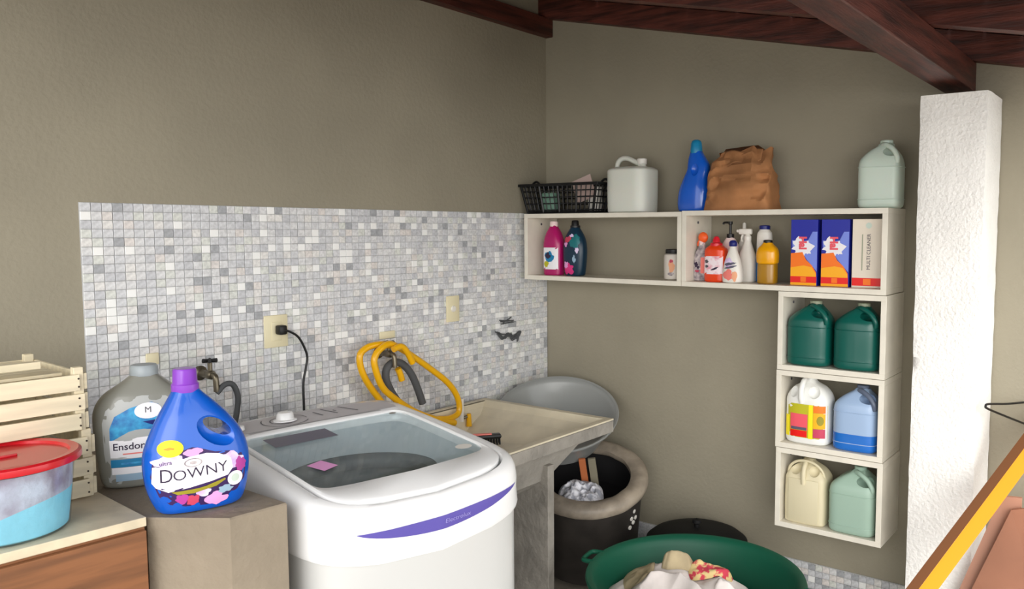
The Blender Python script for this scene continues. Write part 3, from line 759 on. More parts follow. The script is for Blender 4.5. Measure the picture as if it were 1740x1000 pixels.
t = thing('cleaner_bottle', 'tall white bottle, blue in its lower half, with a dark cap', 'bottle', (-.095, -1.312, Z2), -PI / 2)
body([(0, 0, .03, .024), (.005, 0, .034, .028), (.105, 0, .034, .028), (.11, 0, .034, .028)], n=2.4, steps=12).build('lower_body', 'cyan_liquid', t, True)
body([(.108, 0, .034, .028), (.19, 0, .034, .028), (.22, 0, .031, .026), (.232, 0, .022, .02), (.238, 0, .02, .02)], n=2.4, steps=14).build('upper_body', 'white_plastic', t, True)
MB().lathe([(.024, 0), (.024, .014), (.02, .018), (.003, .019)], 20, (0, 0, .235)).build('cap', 'navy', t, True)

t = thing('oil_bottle', 'amber yellow bottle with a small black cap', 'bottle', (-.165, -1.358, Z2), -PI / 2)
body([(0, 0, .038, .030), (.004, 0, .042, .034), (.085, 0, .042, .034), (.088, 0, .040, .032)], n=3, steps=12).build('lower_body', 'amber_dark', t, True)
body([(.086, 0, .040, .032), (.092, 0, .046, .036), (.135, 0, .047, .037), (.155, 0, .040, .032), (.17, 0, .024, .022), (.178, 0, .019, .019)], n=2.8, steps=16).build('upper_body', 'amber', t, True)
MB().lathe([(.020, 0), (.020, .012), (.017, .015), (.003, .016)], 20, (0, 0, .174)).build('cap', 'black', t, True)

def soapbox(y, label, white=False, w=.116, rz=-PI / 2, grp=None):
    t = thing('detergent_box', label, 'box', (-.165, y, Z2), rz, grp)
    b = MB().box(-w / 2, w / 2, -.03, .03, 0, .276, .0012).build('carton', 'box_cream' if white else 'box_blue', t)
    bv = bvh_of(b); h = w / 2 - .0015
    if white:
        decal(t, bv, 'red_band', 'box_red', rectp(-h, h, .008, .040))
        decal(t, bv, 'orange_print', 'box_orange', rectp(-.014, .016, .012, .036), .0014)
        lettering(t, bv, 'MULTI CLEANER', .020, .006, .145, 'text_dark', rot=PI / 2, sx=.98)
        decal(t, bv, 'side_text', 'jug_cap_grey', rectp(-.022, -.018, .070, .215), .0012)
        decal(t, bv, 'emblem', 'jug_mint', ell(.004, .250, .012, .012), .0012)
    else:
        decal(t, bv, 'light_sweep', 'box_lightblue', [(h, .225), (h, .06), (.012, .11), (-.02, .16), (-.05, .16), (-.052, .19), (-.02, .185), (.02, .19), (.036, .225)], .0008)
        decal(t, bv, 'white_splash', 'white_print', ell(-.010, .160, .043, .034, wob=.9, seed=3), .0012)
        decal(t, bv, 'white_splash', 'white_print', [(.01, .185), (.048, .166), (.014, .130)], .0014)
        decal(t, bv, 'orange_field', 'box_orange', [(-h, .135), (-h, .01), (h, .01), (h - .002, .055), (.036, .085), (.010, .108), (-.006, .140), (-.03, .137)], .0016)
        decal(t, bv, 'yellow_field', 'box_yellow', [(-h, .075), (-h, .01), (h, .01), (h - .004, .052), (.034, .078), (.0, .084)], .0020)
        decal(t, bv, 'red_band', 'box_red', rectp(-h, h, .012, .038), .0024)
        decal(t, bv, 'white_foot', 'box_yellow', rectp(-h, h, .001, .012), .0024)
        decal(t, bv, 'orange_print', 'box_orange', rectp(-.012, .012, .015, .036), .0030)
        lettering(t, bv, 'Hal', .044, -.006, .178, 'coral', rot=-PI / 2, off=.0030, bold=.0022, sx=.9)
    return t
soapbox(-1.532, 'blue and orange detergent box, the one nearer the amber bottle')
soapbox(-1.664, 'blue and orange detergent box leaning on the white box')
soapbox(-1.795, 'cream white box with a red band at its foot and dark upright lettering', True, w=.122)

# ------------------------------------------------------------------ washing machine
rzm = math.radians(-7.5)
wm = thing('washing_machine', 'white top-loading washing machine with a glass lid and violet front stripe', 'washing machine', (-1.889, -.756, 0), rzm)
wm.scale = (1.065, 1.08, 1)
HX, HYB, HYF = .336, .362, .362
def ztop(y): return crom([(-.42, .918), (-.385, .944), (-.35, .962), (-.31, .977), (-.26, .988), (-.18, .999), (-.10, 1.008), (0, 1.020), (.12, 1.032), (.22, 1.042), (.30, 1.054), (.37, 1.062)], y)[0]
def outline(hx, yb, yf, bow, n=9, N=120):
    out = []
    cy = (yb + yf) / 2; hy = (yb - yf) / 2
    for x, y in srect(hx, hy, n, N, 0, cy):
        if y < cy: y -= bow * (1 - (x / hx) ** 2) * min(1, (cy - y) / hy * 1.1)
        if y > cy: y += bow * .35 * (1 - (x / hx) ** 2) * min(1, (y - cy) / hy * 1.1)
        out.append((x, y))
    return out
def seamz(x, y): return .800 + (.045 * (x / .33) ** 2 if y < -.3 else .045)
# metal cabinet
r = outline(.330, .352, -.345, .035)
MB().loft([[(x, y, .03) for x, y in r], [(x, y, seamz(x, y) - .010) for x, y in r]], False).build('cabinet', 'appliance_metal', wm, True)
ft = [MB().cyl((sx * .27, sy * .28, 0), (sx * .27, sy * .28, .035), .025) for sx in (-1, 1) for sy in (-1, 1)]
for f in ft: f.build('foot', 'black_soft', wm, True)
# plastic top cover: rings from seam up and into the opening
OPX, OYB, OYF = .285, .215, -.305
rings = []
def ring(hx, yb, yf, bow, zf, n): rings.append([(x, y, zf(x, y)) for x, y in outline(hx, yb, yf, bow, n)])
ring(.326, .350, -.340, .034, lambda x, y: seamz(x, y) - .012, 9)
ring(.337, .358, -.350, .038, lambda x, y: seamz(x, y) - .012, 9)
ring(.339, .360, -.352, .040, lambda x, y: seamz(x, y) + .000, 9)
ring(.339, .360, -.352, .042, lambda x, y: max(seamz(x, y) + .002, ztop(y) - .085), 8)
ring(.339, .360, -.354, .044, lambda x, y: ztop(y) - .050, 8)
ring(.335, .356, -.351, .044, lambda x, y: ztop(y) - .022, 8)
ring(.328, .348, -.346, .044, lambda x, y: ztop(y) - .007, 8)
ring(.316, .336, -.338, .043, lambda x, y: ztop(y), 8)
ring(.297, .280, -.333, .042, lambda x, y: ztop(y) + .001, 8)
ring(.289, .222, -.329, .042, lambda x, y: ztop(y) - .002, 10)
ring(.285, .217, -.326, .042, lambda x, y: ztop(y) - .010, 10)
ring(.285, .217, -.326, .042, lambda x, y: ztop(y) - .040, 10)
cover = MB().loft(rings, False).build('top_cover', 'appliance', wm, True, .8)
# inner deck funnelling to the tub
rings = []
N = 120
def deckring(f):
    out = outline(.284, .216, -.325, .042, 10)
    rr = []
    for i, (x, y) in enumerate(out):
        a = 2 * PI * i / N
        cxr, cyr = .228 * math.cos(a), .2 * math.sin(a) - .005
        zz = (ztop(y) - .038) * (1 - f) + .925 * f
        rr.append((x * (1 - f) + cxr * f, y * (1 - f) + cyr * f, zz))
    return rr
for f in (0, .15, .5, .8, 1.0): rings.append(deckring(f ** .9 if f else 0))
MB().loft(rings, False).build('inner_deck', 'deck', wm, True)
MB().lathe([(.205, .925), (.212, .91), (.214, .70), (.214, .45), (.19, .42), (.003, .42)], 64, (0, -.005, 0), False).xf(Matrix.Diagonal((1.12, 1, 1, 1))).build('wash_tub', 'tub', wm, True)
MB().lathe([(.205, .922), (.200, .918), (.190, .905), (.190, .875), (.205, .87)], 64, (0, -.005, 0), False).xf(Matrix.Diagonal((1.12, 1, 1, 1))).build('tub_ring', 'tub_dark', wm, True)
MB().lathe([(.19, .44), (.17, .46), (.06, .47), (.05, .62), (.035, .66), (.003, .665)], 48, (0, -.03, 0), False).build('agitator', 'deck', wm, True)
# lid: white frame with glass
def lidring(hx, yb, yf, bow, dz, n=10): return [(x, y, ztop(y) + dz) for x, y in outline(hx, yb, yf, bow, n)]
fr = MB().loft([lidring(.281, .212, -.322, .042, -.010), lidring(.281, .212, -.322, .042, .002), lidring(.276, .208, -.316, .042, .006),
                lidring(.273, .204, -.250, .020, .004, 14), lidring(.270, .200, -.245, .020, .000, 14), lidring(.270, .200, -.245, .020, -.008, 14)], False)
fr.build('lid_frame', 'appliance', wm, True, .8)
gl = MB(); V = []; nx, ny = 12, 16
for lvl in (0, -.004):
    for j in range(ny + 1):
        for i in range(nx + 1):
            x = -.269 + .538 * i / nx; yb = .199; yf = -.245 - .019 * (1 - (x / .270) ** 2)
            y = yb + (yf - yb) * j / ny; V.append((x, y, ztop(y) + lvl - .001))
K = (nx + 1) * (ny + 1); Fg = []
for j in range(ny):
    for i in range(nx):
        a = j * (nx + 1) + i; Fg.append((a, a + 1, a + nx + 2, a + nx + 1)); Fg.append((K + a, K + a + nx + 1, K + a + nx + 2, K + a + 1))
edge = [i for i in range(nx + 1)] + [j * (nx + 1) + nx for j in range(1, ny + 1)] + [ny * (nx + 1) + i for i in range(nx - 1, -1, -1)] + [j * (nx + 1) for j in range(ny - 1, 0, -1)]
for a, b_ in zip(edge, edge[1:] + edge[:1]): Fg.append((a, b_, K + b_, K + a))
gl.add(V, Fg); gl.build('lid_glass', 'glass', wm, True)
def onlid(x, y, dz=.0012): return (x, y, ztop(y) + dz)
def toppatch(name, m, outl, dz=.0015, zf=None):
    mb = MB(); cx = sum(p[0] for p in outl) / len(outl); cy = sum(p[1] for p in outl) / len(outl); n = len(outl); V = []
    for k in (1, .66, .33):
        V += [(cx + (x - cx) * k, cy + (y - cy) * k, ztop(cy + (y - cy) * k) + dz) for x, y in outl]
    V.append((cx, cy, ztop(cy) + dz)); F_ = []
    for k in range(2):
        for i in range(n): j = (i + 1) % n; F_.append((k * n + i, k * n + j, (k + 1) * n + j, (k + 1) * n + i))
    for i in range(n): F_.append((2 * n + i, 2 * n + (i + 1) % n, 3 * n))
    mb.add(V, F_); return mb.build(name, m, wm, True)
toppatch('lid_sticker', 'sticker_grey', rectp(-.215, -.02, .085, .165), .0008)
toppatch('inner_label', 'pink_flower', [(-.215, -.085), (-.165, -.070), (-.145, -.125), (-.195, -.142)], .0008)
toppatch('lid_label', 'white_plastic', ell(.225, -.195, .028, .018), .0008)
toppatch('hinge_mark', 'tap_metal', ell(.235, .185, .012, .008), .0012)
toppatch('control_panel', 'panel_grey', [(-.300, .236), (0, .236), (.285, .236), (.290, .262), (.265, .300), (.20, .326), (.05, .338), (-.15, .334), (-.27, .318), (-.300, .290)], .0022)
def arc(cx, cy, r, a0, a1, w, nm='dial_mark', dz=.0036):
    mb = MB(); n = 24; V = []
    for i in range(n + 1):
        a = a0 + (a1 - a0) * i / n
        for rr in (r, r + w): x, y = cx + rr * math.cos(a), cy + rr * math.sin(a) * .62; V.append((x, y, ztop(y) + dz))
    mb.add(V, [(2 * i, 2 * i + 1, 2 * i + 3, 2 * i + 2) for i in range(n)]); return mb.build(nm, 'print_grey', wm)
DX, DY = -.085, .285
arc(DX, DY, .072, math.radians(150), math.radians(330), .004); arc(DX, DY, .066, math.radians(-10), math.radians(70), .003); arc(DX, DY, .045, math.radians(100), math.radians(280), .004)
k = MB().lathe([(.036, 0), (.036, .004), (.028, .006), (.025, .024), (.021, .028), (.003, .029)], 32); k = k.build('dial', 'appliance', wm, True); k.location = (DX, DY, ztop(DY) + .002); k.scale = (1, .8, 1)
for (x0, y0, x1, y1) in ((.055, .325, .085, .268), (.115, .322, .155, .262), (.02, .31, .035, .27), (.085, .300, .092, .290)):
    d = Vector((x1 - x0, y1 - y0)).normalized() * .0025; q = [(x0 - d.y, y0 + d.x), (x0 + d.y, y0 - d.x), (x1 + d.y, y1 - d.x), (x1 - d.y, y1 + d.x)]
    MB().add([(x, y, ztop(y) + .0036) for x, y in q], [(0, 1, 2, 3)]).build('panel_mark', 'print_grey', wm)
kb = MB().lathe([(.018, 0), (.016, .012), (.003, .013)], 20).build('button', 'appliance', wm, True); kb.location = (-.235, .275, ztop(.275) + .002)
bv = bvh_of(cover)
up, dn = [], []
for i in range(33):
    x = -.245 + .530 * i / 32; u = (x + .245) / .53
    up.append((x, .896 - .010 * math.sin(u * PI) + .010 * u)); dn.append((x, .896 + .010 * u - .050 * math.sin(u * PI) ** .75))
V = []; F_ = []
for (x, za), (_, zb) in zip(up, dn):
    for q in range(4):
        z = za + (zb - za) * q / 3; y = project(bv, x, z, .0016); V.append((x, y if y is not None else -.38, z))
for i in range(32):
    for q in range(3): F_.append((i * 4 + q, i * 4 + q + 1, i * 4 + q + 5, i * 4 + q + 4))
MB().add(V, F_).build('violet_stripe', 'violet', wm, True)
lettering(wm, bv, 'Electrolux', .018, .045, .872, 'violet_text', off=.003, sx=1.2, name='stripe_lettering')

# ------------------------------------------------------------------ low wall with the two big bottles
lw = MB(); pl = [(-2.476, -1.01), (-2.332, -1.022), (-2.332, -.02), (-2.530, -.02), (-2.588, -.845)]
lw.loft([[(x, y, 0) for x, y in pl], [(x, y, .996) for x, y in pl], [(x * .998 - .005, y * .996 - .001, 1.0) for x, y in pl]])
o = lw.build('low_wall', 'concrete_tan'); tag(o, 'low plastered masonry wall between the cabinet and the washing machine', 'low wall')

# blue jug with purple cap
t = thing('softener_jug', 'large bright blue softener jug with a purple cap and flowered label', 'bottle', (-2.475, -.868, 1.0005), math.radians(-17))
b = body([(0, 0.004, .070, .034), (.004, 0.004, .090, .046), (.02, .004, .102, .054), (.06, .002, .114, .060), (.11, .001, .1195, .062), (.15, 0, .116, .060), (.19, -.001, .101, .054), (.23, -.006, .078, .046), (.265, -.012, .052, .036), (.288, -.017, .034, .029), (.300, -.019, .026, .026)], n=2.5, N=72, steps=60).build('bottle_body', 'downy_blue', t, True)
A = Matrix.Rotation(math.radians(35), 4, 'Y')
c = MB(); ico(c, (.040, -.062, .198), 1, (.058, .030, .036), A.to_3x3()); c = c.build('cut', 'downy_blue', t); boolean(b, c)
c = MB(); pts0 = []
ringc = [Vector((.037 * math.cos(a), 0, .0165 * math.sin(a))) for a in [2 * PI * i / 36 for i in range(36)]]
ringc = [A.to_3x3() @ p for p in ringc]
c.loft([[(p.x + .041, -.2, p.z + .203) for p in ringc], [(p.x + .041, .2, p.z + .203) for p in ringc]]); boolean(b, c.build('cut', 'downy_blue', t))
MB().lathe([(.030, 0), (.031, .004), (.031, .018), (.0275, .022), (.0265, .052), (.024, .056), (.003, .057)], 32, (-.019, 0, .290)).build('cap', 'downy_cap', t, True)
bv = bvh_of(b)
decal(t, bv, 'label_ground', 'purple_dark', [(-.100, .075), (-.092, .052), (-.070, .030), (-.038, .022), (.01, .018), (.05, .026), (.08, .042), (.100, .066), (.104, .10), (.094, .130), (.065, .142), (.03, .146), (.0, .158), (-.02, .164), (-.05, .156), (-.085, .148), (-.104, .13), (-.108, .10)], .0008, 8)
decal(t, bv, 'flower_print', 'lavender', ell(.066, .118, .034, .022, wob=.5, seed=2), .0014)
decal(t, bv, 'flower_print', 'lavender', ell(-.070, .138, .034, .015, wob=.4, seed=9), .0014)
decal(t, bv, 'flower_print', 'pink_flower', ell(-.018, .152, .020, .010, wob=.5, seed=4), .0014)
decal(t, bv, 'flower_print', 'magenta', ell(.090, .104, .014, .017, wob=.5, seed=3), .0018)
decal(t, bv, 'flower_print', 'pink_flower', ell(.030, .030, .024, .014, wob=.5, seed=5), .0014)
decal(t, bv, 'flower_print', 'magenta', ell(-.045, .042, .014, .012, wob=.5, seed=6), .0014)
decal(t, bv, 'flower_print', 'rose', ell(-.022, .036, .013, .012, wob=.5, seed=7), .0018)
decal(t, bv, 'flower_print', 'lavender', ell(.0, .052, .018, .010, wob=.5, seed=8), .0016)
decal(t, bv, 'flower_print', 'pale_print', ell(.052, .050, .016, .009, wob=.5, seed=12), .0016)
decal(t, bv, 'white_banner', 'white_print', [(-.106, .086), (-.098, .074), (-.074, .062), (-.03, .068), (.02, .076), (.058, .084), (.070, .10), (.066, .124), (.04, .140), (.01, .146), (-.03, .142), (-.07, .130), (-.104, .124)], .0020, 8)
decal(t, bv, 'gold_ribbon', 'gold_print', [(-.068, .062), (-.03, .061), (.02, .068), (.05, .078), (.052, .074), (.03, .062), (-.02, .053), (-.055, .054)], .0026)
decal(t, bv, 'yellow_badge', 'yellow_print', ell(-.066, .166, .027, .020), .0026)
decal(t, bv, 'badge_print', 'orange_print', ell(-.068, .166, .012, .003, wob=.5), .0032)
decal(t, bv, 'round_emblem', 'white_print', ell(.075, .072, .019, .018), .0030)
decal(t, bv, 'emblem_mark', 'jug_mint', ell(.075, .073, .010, .010), .0036)
for (rx, rz, off) in ((.020, .0105, .0028),):
    decal(t, bv, 'oval_mark', 'label_grey', ell(-.020, .128, rx, rz), off); decal(t, bv, 'oval_mark', 'white_print', ell(-.020, .128, rx * .82, rz * .78), off + .0006); decal(t, bv, 'oval_mark', 'label_grey', ell(-.020, .128, rx * .4, rz * .4), off + .0012)
lettering(t, bv, 'D', .047, -.078, .101, 'text_dark', off=.0032, sx=.85, bold=-.0002)
lettering(t, bv, 'OWNY', .036, -.004, .103, 'text_dark', off=.0032, sx=1.05, bold=-.0002, rot=.06)
lettering(t, bv, 'ultra', .014, -.078, .133, 'purple_dark', off=.0032, rot=.1)

# grey bottle
t = thing('softener_jug', 'big grey bottle with a blue and white label behind the blue jug', 'bottle', (-2.452, -.560, 1.0005), math.radians(-24))
b = body([(0, 0, .085, .04), (.006, 0, .096, .05), (.03, 0, .104, .056), (.10, 0, .112, .060), (.17, 0, .116, .060), (.21, 0, .112, .058), (.245, .002, .092, .052), (.272, .006, .058, .042), (.292, .008, .034, .032), (.30, .008, .028, .028)], n=2.8, N=64, steps=50).build('bottle_body', 'silver_bottle', t, True)
MB().lathe([(.034, 0), (.035, .004), (.034, .022), (.030, .028), (.003, .029)], 32, (.008, 0, .292)).build('cap', 'silver_cap', t, True)
bv = bvh_of(b)
decal(t, bv, 'panel', 'silver_panel', [(-.083, .022), (-.06, .016), (.06, .016), (.085, .022), (.094, .10), (.096, .18), (.085, .215), (.055, .240), (.0, .246), (-.055, .238), (-.085, .212), (-.094, .18), (-.092, .10)], .0010, 8)
decal(t, bv, 'blue_print', 'sky_print', [(-.078, .132), (.07, .132), (.078, .18), (.07, .205), (.02, .228), (-.03, .216), (-.066, .196), (-.078, .165)], .0018)
decal(t, bv, 'white_badge', 'white_print', ell(.012, .206, .032, .021), .0026)
lettering(t, bv, 'M', .022, .012, .208, 'print_grey', off=.0034)
decal(t, bv, 'navy_band', 'navy', [(-.002, .178), (.045, .182), (.05, .170), (.02, .168)], .0026)
decal(t, bv, 'white_band', 'white_print', [(-.080, .134), (-.078, .088), (-.03, .084), (.05, .084), (.075, .088), (.078, .138), (.0, .138)], .0026)
lettering(t, bv, 'Ensdor', .026, -.036, .116, 'text_dark', off=.0034, bold=.0003)
decal(t, bv, 'red_line', 'salmon', rectp(-.05, .03, .095, .0985), .0032)
decal(t, bv, 'blue_band', 'blue_print', rectp(-.078, .074, .062, .083), .0026)
decal(t, bv, 'blue_line', 'sky_print', rectp(-.055, .04, .069, .074), .0034)
decal(t, bv, 'white_band', 'white_print', rectp(-.076, .072, .043, .061), .0026)
decal(t, bv, 'pale_band', 'pale_print', rectp(-.068, .068, .024, .043), .0026)

# ------------------------------------------------------------------ cabinet, crates, bucket
cz = 1.010
cab = thing('cabinet', 'waist-high cabinet with a wooden front and cream top', 'cabinet', (-2.60, -.868, 0), math.radians(-4))
MB().box(-1.0, 0, 0, .80, cz - .022, cz, .002).build('top_panel', 'cabinet_top', cab)
MB().box(-.995, -.004, .004, .79, .05, cz - .023).build('carcass', 'cabinet_wood', cab)
MB().box(-.50, -.006, -.012, .003, .06, cz - .028, .001).build('door', 'cabinet_wood', cab)
MB().box(-.994, -.503, -.012, .003, .06, cz - .028, .001).build('door', 'cabinet_wood', cab)
MB().box(-.99, -.01, .02, .78, 0, .05).build('plinth', 'black_soft', cab)

def crate(loc, rz, label, w=.50, d=.36, h=.165, rows=3, top=False):
    t = thing('slatted_crate', label, 'crate', loc, rz)
    # local: right end at x=0, front at y=0
    g = h / rows
    for sx in (0, 1):
        for sy in (0, 1):
            x = -w * sx; y = d * sy
            MB().box(x - (-.022 if sx else .022), x, y, y + (.020 if not sy else -.020), 0, h + .012, .0015).build('corner_post', 'crate_wood', t)
    for k in range(rows):
        z0 = k * g + .004; z1 = z0 + g * .82
        for y in (-.010, d + .001):
            MB().box(-w - .004, -.002 if k % 2 else -.012, y, y + .009, z0, z1, .001).build('slat', 'crate_wood', t)
        for x in (-w - .009, .001):
            MB().box(x, x + .008, .004, d - .004, z0, z1, .001).build('end_slat', 'crate_wood', t)
        n_ = MB()
        for z in (z0 + .010, z1 - .010): n_.cyl((-.015, -.0115, z), (-.015, -.009, z), .0024, n=8)
        n_.build('nail', 'nail', t)
    for k in range(5): MB().box(-w, 0, .01 + k * d / 5, .01 + (k + .8) * d / 5, .0, .005).build('base_slat', 'crate_wood', t)
    if top:
        for k in range(4): MB().box(-w + .03, -.03, .05 + k * .076, .05 + k * .076 + .068, h - .012, h - .004, .001).build('top_slat', 'crate_wood', t)
    return t
crate((-2.598, -.600, cz + .0005), math.radians(-3), 'lower cream wooden slatted crate on the cabinet, under the other crate', h=.160)
crate((-2.612, -.606, cz + .1730), math.radians(-3), 'upper cream wooden slatted crate with a side rail across its top', h=.146, rows=3, top=True)
MB_ = MB().box(-3.02, -2.70, -.66, -.635, 1.344, 1.362, .002)
o = MB().box(-.38, -.075, -.005, .018, 0, .018, .002).build('loose_slat', 'crate_wood'); o.location = (-2.612, -.56, cz + .3315); o.rotation_euler = (0, 0, math.radians(-3))
tag(o, 'loose cream slat lying along the top of the upper crate', 'slat')

t = thing('round_tub', 'round clear plastic tub of bluish washing powder with a red lid', 'tub', (-2.830, -.708, cz + .0005), 0)
MB().lathe([(.003, 0.001), (.118, .001), (.124, .006), (.138, .155), (.142, .158), (.142, .166)], 64, (0, 0, 0), False).build('tub_body', 'tub_clear', t, True)
pts = []; nR = 48
lev = lambda a: .098 + .034 * math.cos(a + .35) + .004 * math.sin(3 * a)
rg = [[(.115 * math.cos(2 * PI * i / nR), .115 * math.sin(2 * PI * i / nR), .004) for i in range(nR)]]
rg.append([((.1205 + .105 * .0) * math.cos(2 * PI * i / nR), .1205 * math.sin(2 * PI * i / nR), .008) for i in range(nR)])
rg.append([((.1205 + .0125 * lev(2 * PI * i / nR) / .155) * math.cos(2 * PI * i / nR), (.1205 + .0125 * lev(2 * PI * i / nR) / .155) * math.sin(2 * PI * i / nR), lev(2 * PI * i / nR) - .035) for i in range(nR)])
MB().loft(rg).build('blue_powder', 'powder_blue', t, True)
rg2 = [rg[2]]
rg2.append([(.1335 * math.cos(2 * PI * i / nR), .1335 * math.sin(2 * PI * i / nR), .150) for i in range(nR)])
rg2.append([(.10 * math.cos(2 * PI * i / nR), .10 * math.sin(2 * PI * i / nR), .150) for i in range(nR)])
MB().loft(rg2).build('powder_bag', 'powder_grey', t, True)
MB().lathe([(.136, .154), (.152, .156), (.153, .160), (.152, .170), (.146, .174), (.130, .172), (.126, .166), (.003, .166)], 64, (0, 0, 0), False).build('lid', 'red_lid', t, True)
MB().box(-.03, .03, -.006, .006, .165, .172, .002).build('lid_ridge', 'red_lid', t, True)

# ------------------------------------------------------------------ sink
SX0, SX1, SY0, SY1, SZ = -1.36, -.562, -.820, -.052, .850
sk = thing('laundry_sink', 'concrete laundry sink with a cream basin standing on slab legs', 'sink', ((SX0 + SX1) / 2, (SY0 + SY1) / 2, 0))
def srel(x0, x1, y0, y1, z0, z1, b=0): L = sk.location; return MB().box(x0 - L.x, x1 - L.x, y0 - L.y, y1 - L.y, z0, z1, b)
T = .034
bw = MB()
L = sk.location
def quadring(z, l, r, f, b): return [(SX0 + l - L.x, SY0 + f - L.y, z), (SX1 - r - L.x, SY0 + f - L.y, z), (SX1 - r - L.x, SY1 - b - L.y, z), (SX0 + l - L.x, SY1 - b - L.y, z)]
bw.loft([quadring(SZ, T, T, T, T), quadring(SZ - .03, T + .01, T + .012, T + .01, T), quadring(SZ - .062, .06, .085, .105, .05), quadring(SZ - .20, .11, .34, .14, .06), quadring(SZ - .235, .14, .36, .18, .09)], False)
bw.add(quadring(SZ - .235, .14, .36, .18, .09), [(0, 1, 2, 3)])
bw.build('basin_lining', 'sink_cream', sk)
srel(SX0, SX1, SY0, SY0 + T, SZ - .006, SZ + .002, .002).build('rim_edge', 'sink_cream', sk)
srel(SX1 - T, SX1, SY0 + T, SY1, SZ - .006, SZ + .002, .002).build('rim_edge', 'sink_cream', sk)
srel(SX0, SX1 - T, SY1 - T, SY1, SZ - .006, SZ + .002, .002).build('rim_edge', 'sink_cream', sk)
srel(SX0, SX0 + T, SY0 + T, SY1 - T, SZ - .006, SZ + .002, .002).build('rim_edge', 'sink_cream', sk)
srel(SX0, SX1, SY0, SY0 + T - .002, SZ - .058, SZ - .007, .003).build('front_slab', 'concrete', sk)
srel(SX1 - T + .002, SX1, SY0 + T, SY1, SZ - .058, SZ - .007, .003).build('side_slab', 'concrete', sk)
srel(SX0, SX0 + T - .002, SY0 + T, SY1, SZ - .058, SZ - .007, .003).build('side_slab', 'concrete', sk)
ub = MB().loft([quadring(SZ - .0585, .040, .060, .085, .035), quadring(SZ - .10, .06, .135, .095, .04), quadring(SZ - .21, .095, .325, .12, .045), quadring(SZ - .25, .13, .36, .17, .08)], False)
ub.add(quadring(SZ - .25, .13, .36, .17, .08), [(0, 1, 2, 3)]); ub.build('bowl_underside', 'concrete', sk)
srel(-.927, -.886, -.74, -.10, 0, SZ - .14, .004).build('leg_slab', 'concrete', sk)
srel(-1.28, -1.235, -.74, -.10, 0, SZ - .085, .004).build('leg_slab', 'concrete', sk)
srel(-1.235, -.928, -.40, -.36, 0, SZ - .255, .002).build('back_slab', 'concrete', sk)
srel(-1.25, -.87, -.79, -.60, 0, .06, .01).build('foot_slab', 'plaster', sk)
wb = MB()
for k in range(7):
    y = 0
bt = thing('scrub_brush', 'black scrubbing brush with a pinkish red back lying at the sink edge', 'brush', (-1.085, -.512, .812), math.radians(-40))
MB().box(-.085, .085, -.022, .022, .012, .030, .008).build('brush_back', 'black', bt, True)
MB().box(-.07, .045, -.020, -.002, .0295, .036, .003).build('brush_inlay', 'salmon', bt, True)
br = MB()
for i in range(15):
    for j in range(4): br.cyl((-.077 + .011 * i, -.016 + .011 * j, .013), (-.079 + .0112 * i, -.018 + .012 * j, -.012), .003, n=5)
br.build('bristles', 'black_soft', bt)
srel(-1.31, -.98, -.76, -.11, SZ - .075, SZ - .054, .004).build('washboard', 'sink_cream', sk)

# ------------------------------------------------------------------ corner: drum, basin, contents
def tiltM(loc, deg, az_=math.radians(35.5)):
    # tips the top towards the camera side
    ax = Vector((math.sin(az_), -math.cos(az_), 0))
    return Matrix.Translation(loc) @ Matrix.Rotation(math.radians(deg), 4, ax)
dr = thing('storage_drum', 'dark round drum with a thick worn grey rim leaning in the corner', 'drum', (0, 0, 0))
dr.matrix_world = tiltM(Vector((-.300, -.490, .085)), 19)
MB().lathe([(.003, 0), (.232, 0), (.242, .01), (.262, .42), (.268, .46)], 64, (0, 0, 0), False).build('drum_body', 'drum_dark', dr, True)
rr = []
NN = 72
for i in range(NN):
    pass
prof = [(.262, .430), (.282, .425), (.290, .440), (.289, .462), (.276, .478), (.255, .484), (.225, .480), (.206, .468), (.204, .452), (.210, .440)]
rim_ = MB(); rgs = []
for (r_, z_) in prof:
    rgs.append([(r_ * (1 + .010 * noise.noise(Vector((math.cos(a) * 3, math.sin(a) * 3, r_ * 20)))) * math.cos(a), r_ * (1 + .010 * noise.noise(Vector((math.cos(a) * 3, math.sin(a) * 3, r_ * 20)))) * math.sin(a), z_ + .006 * noise.noise(Vector((math.cos(a) * 4, math.sin(a) * 4, 3)))) for a in [2 * PI * i / NN for i in range(NN)]])
rim_.loft(rgs, False).build('drum_rim', 'drum_rim', dr, True)
MB().lathe([(.236, .02), (.250, .43), (.208, .445)], 64, (0, 0, 0), False).build('drum_inside', 'black_soft', dr, True)
MB().lathe([(.003, .25), (.243, .25)], 40, (0, 0, 0), False).build('drum_insert', 'black_soft', dr)
sp = MB()
for (a, z) in ((-.66, .33), (-.58, .36), (-.60, .30), (-.70, .285), (-.52, .315)):
    rr_ = .2585; a2 = a - .95
    p = Vector((rr_ * math.cos(a2), rr_ * math.sin(a2), z)); n_ = Vector((math.cos(a2), math.sin(a2), 0)); sp.cyl(p - n_ * .004, p + n_ * .003, .010, n=10)
sp.build('white_spots', 'white_plastic', dr)

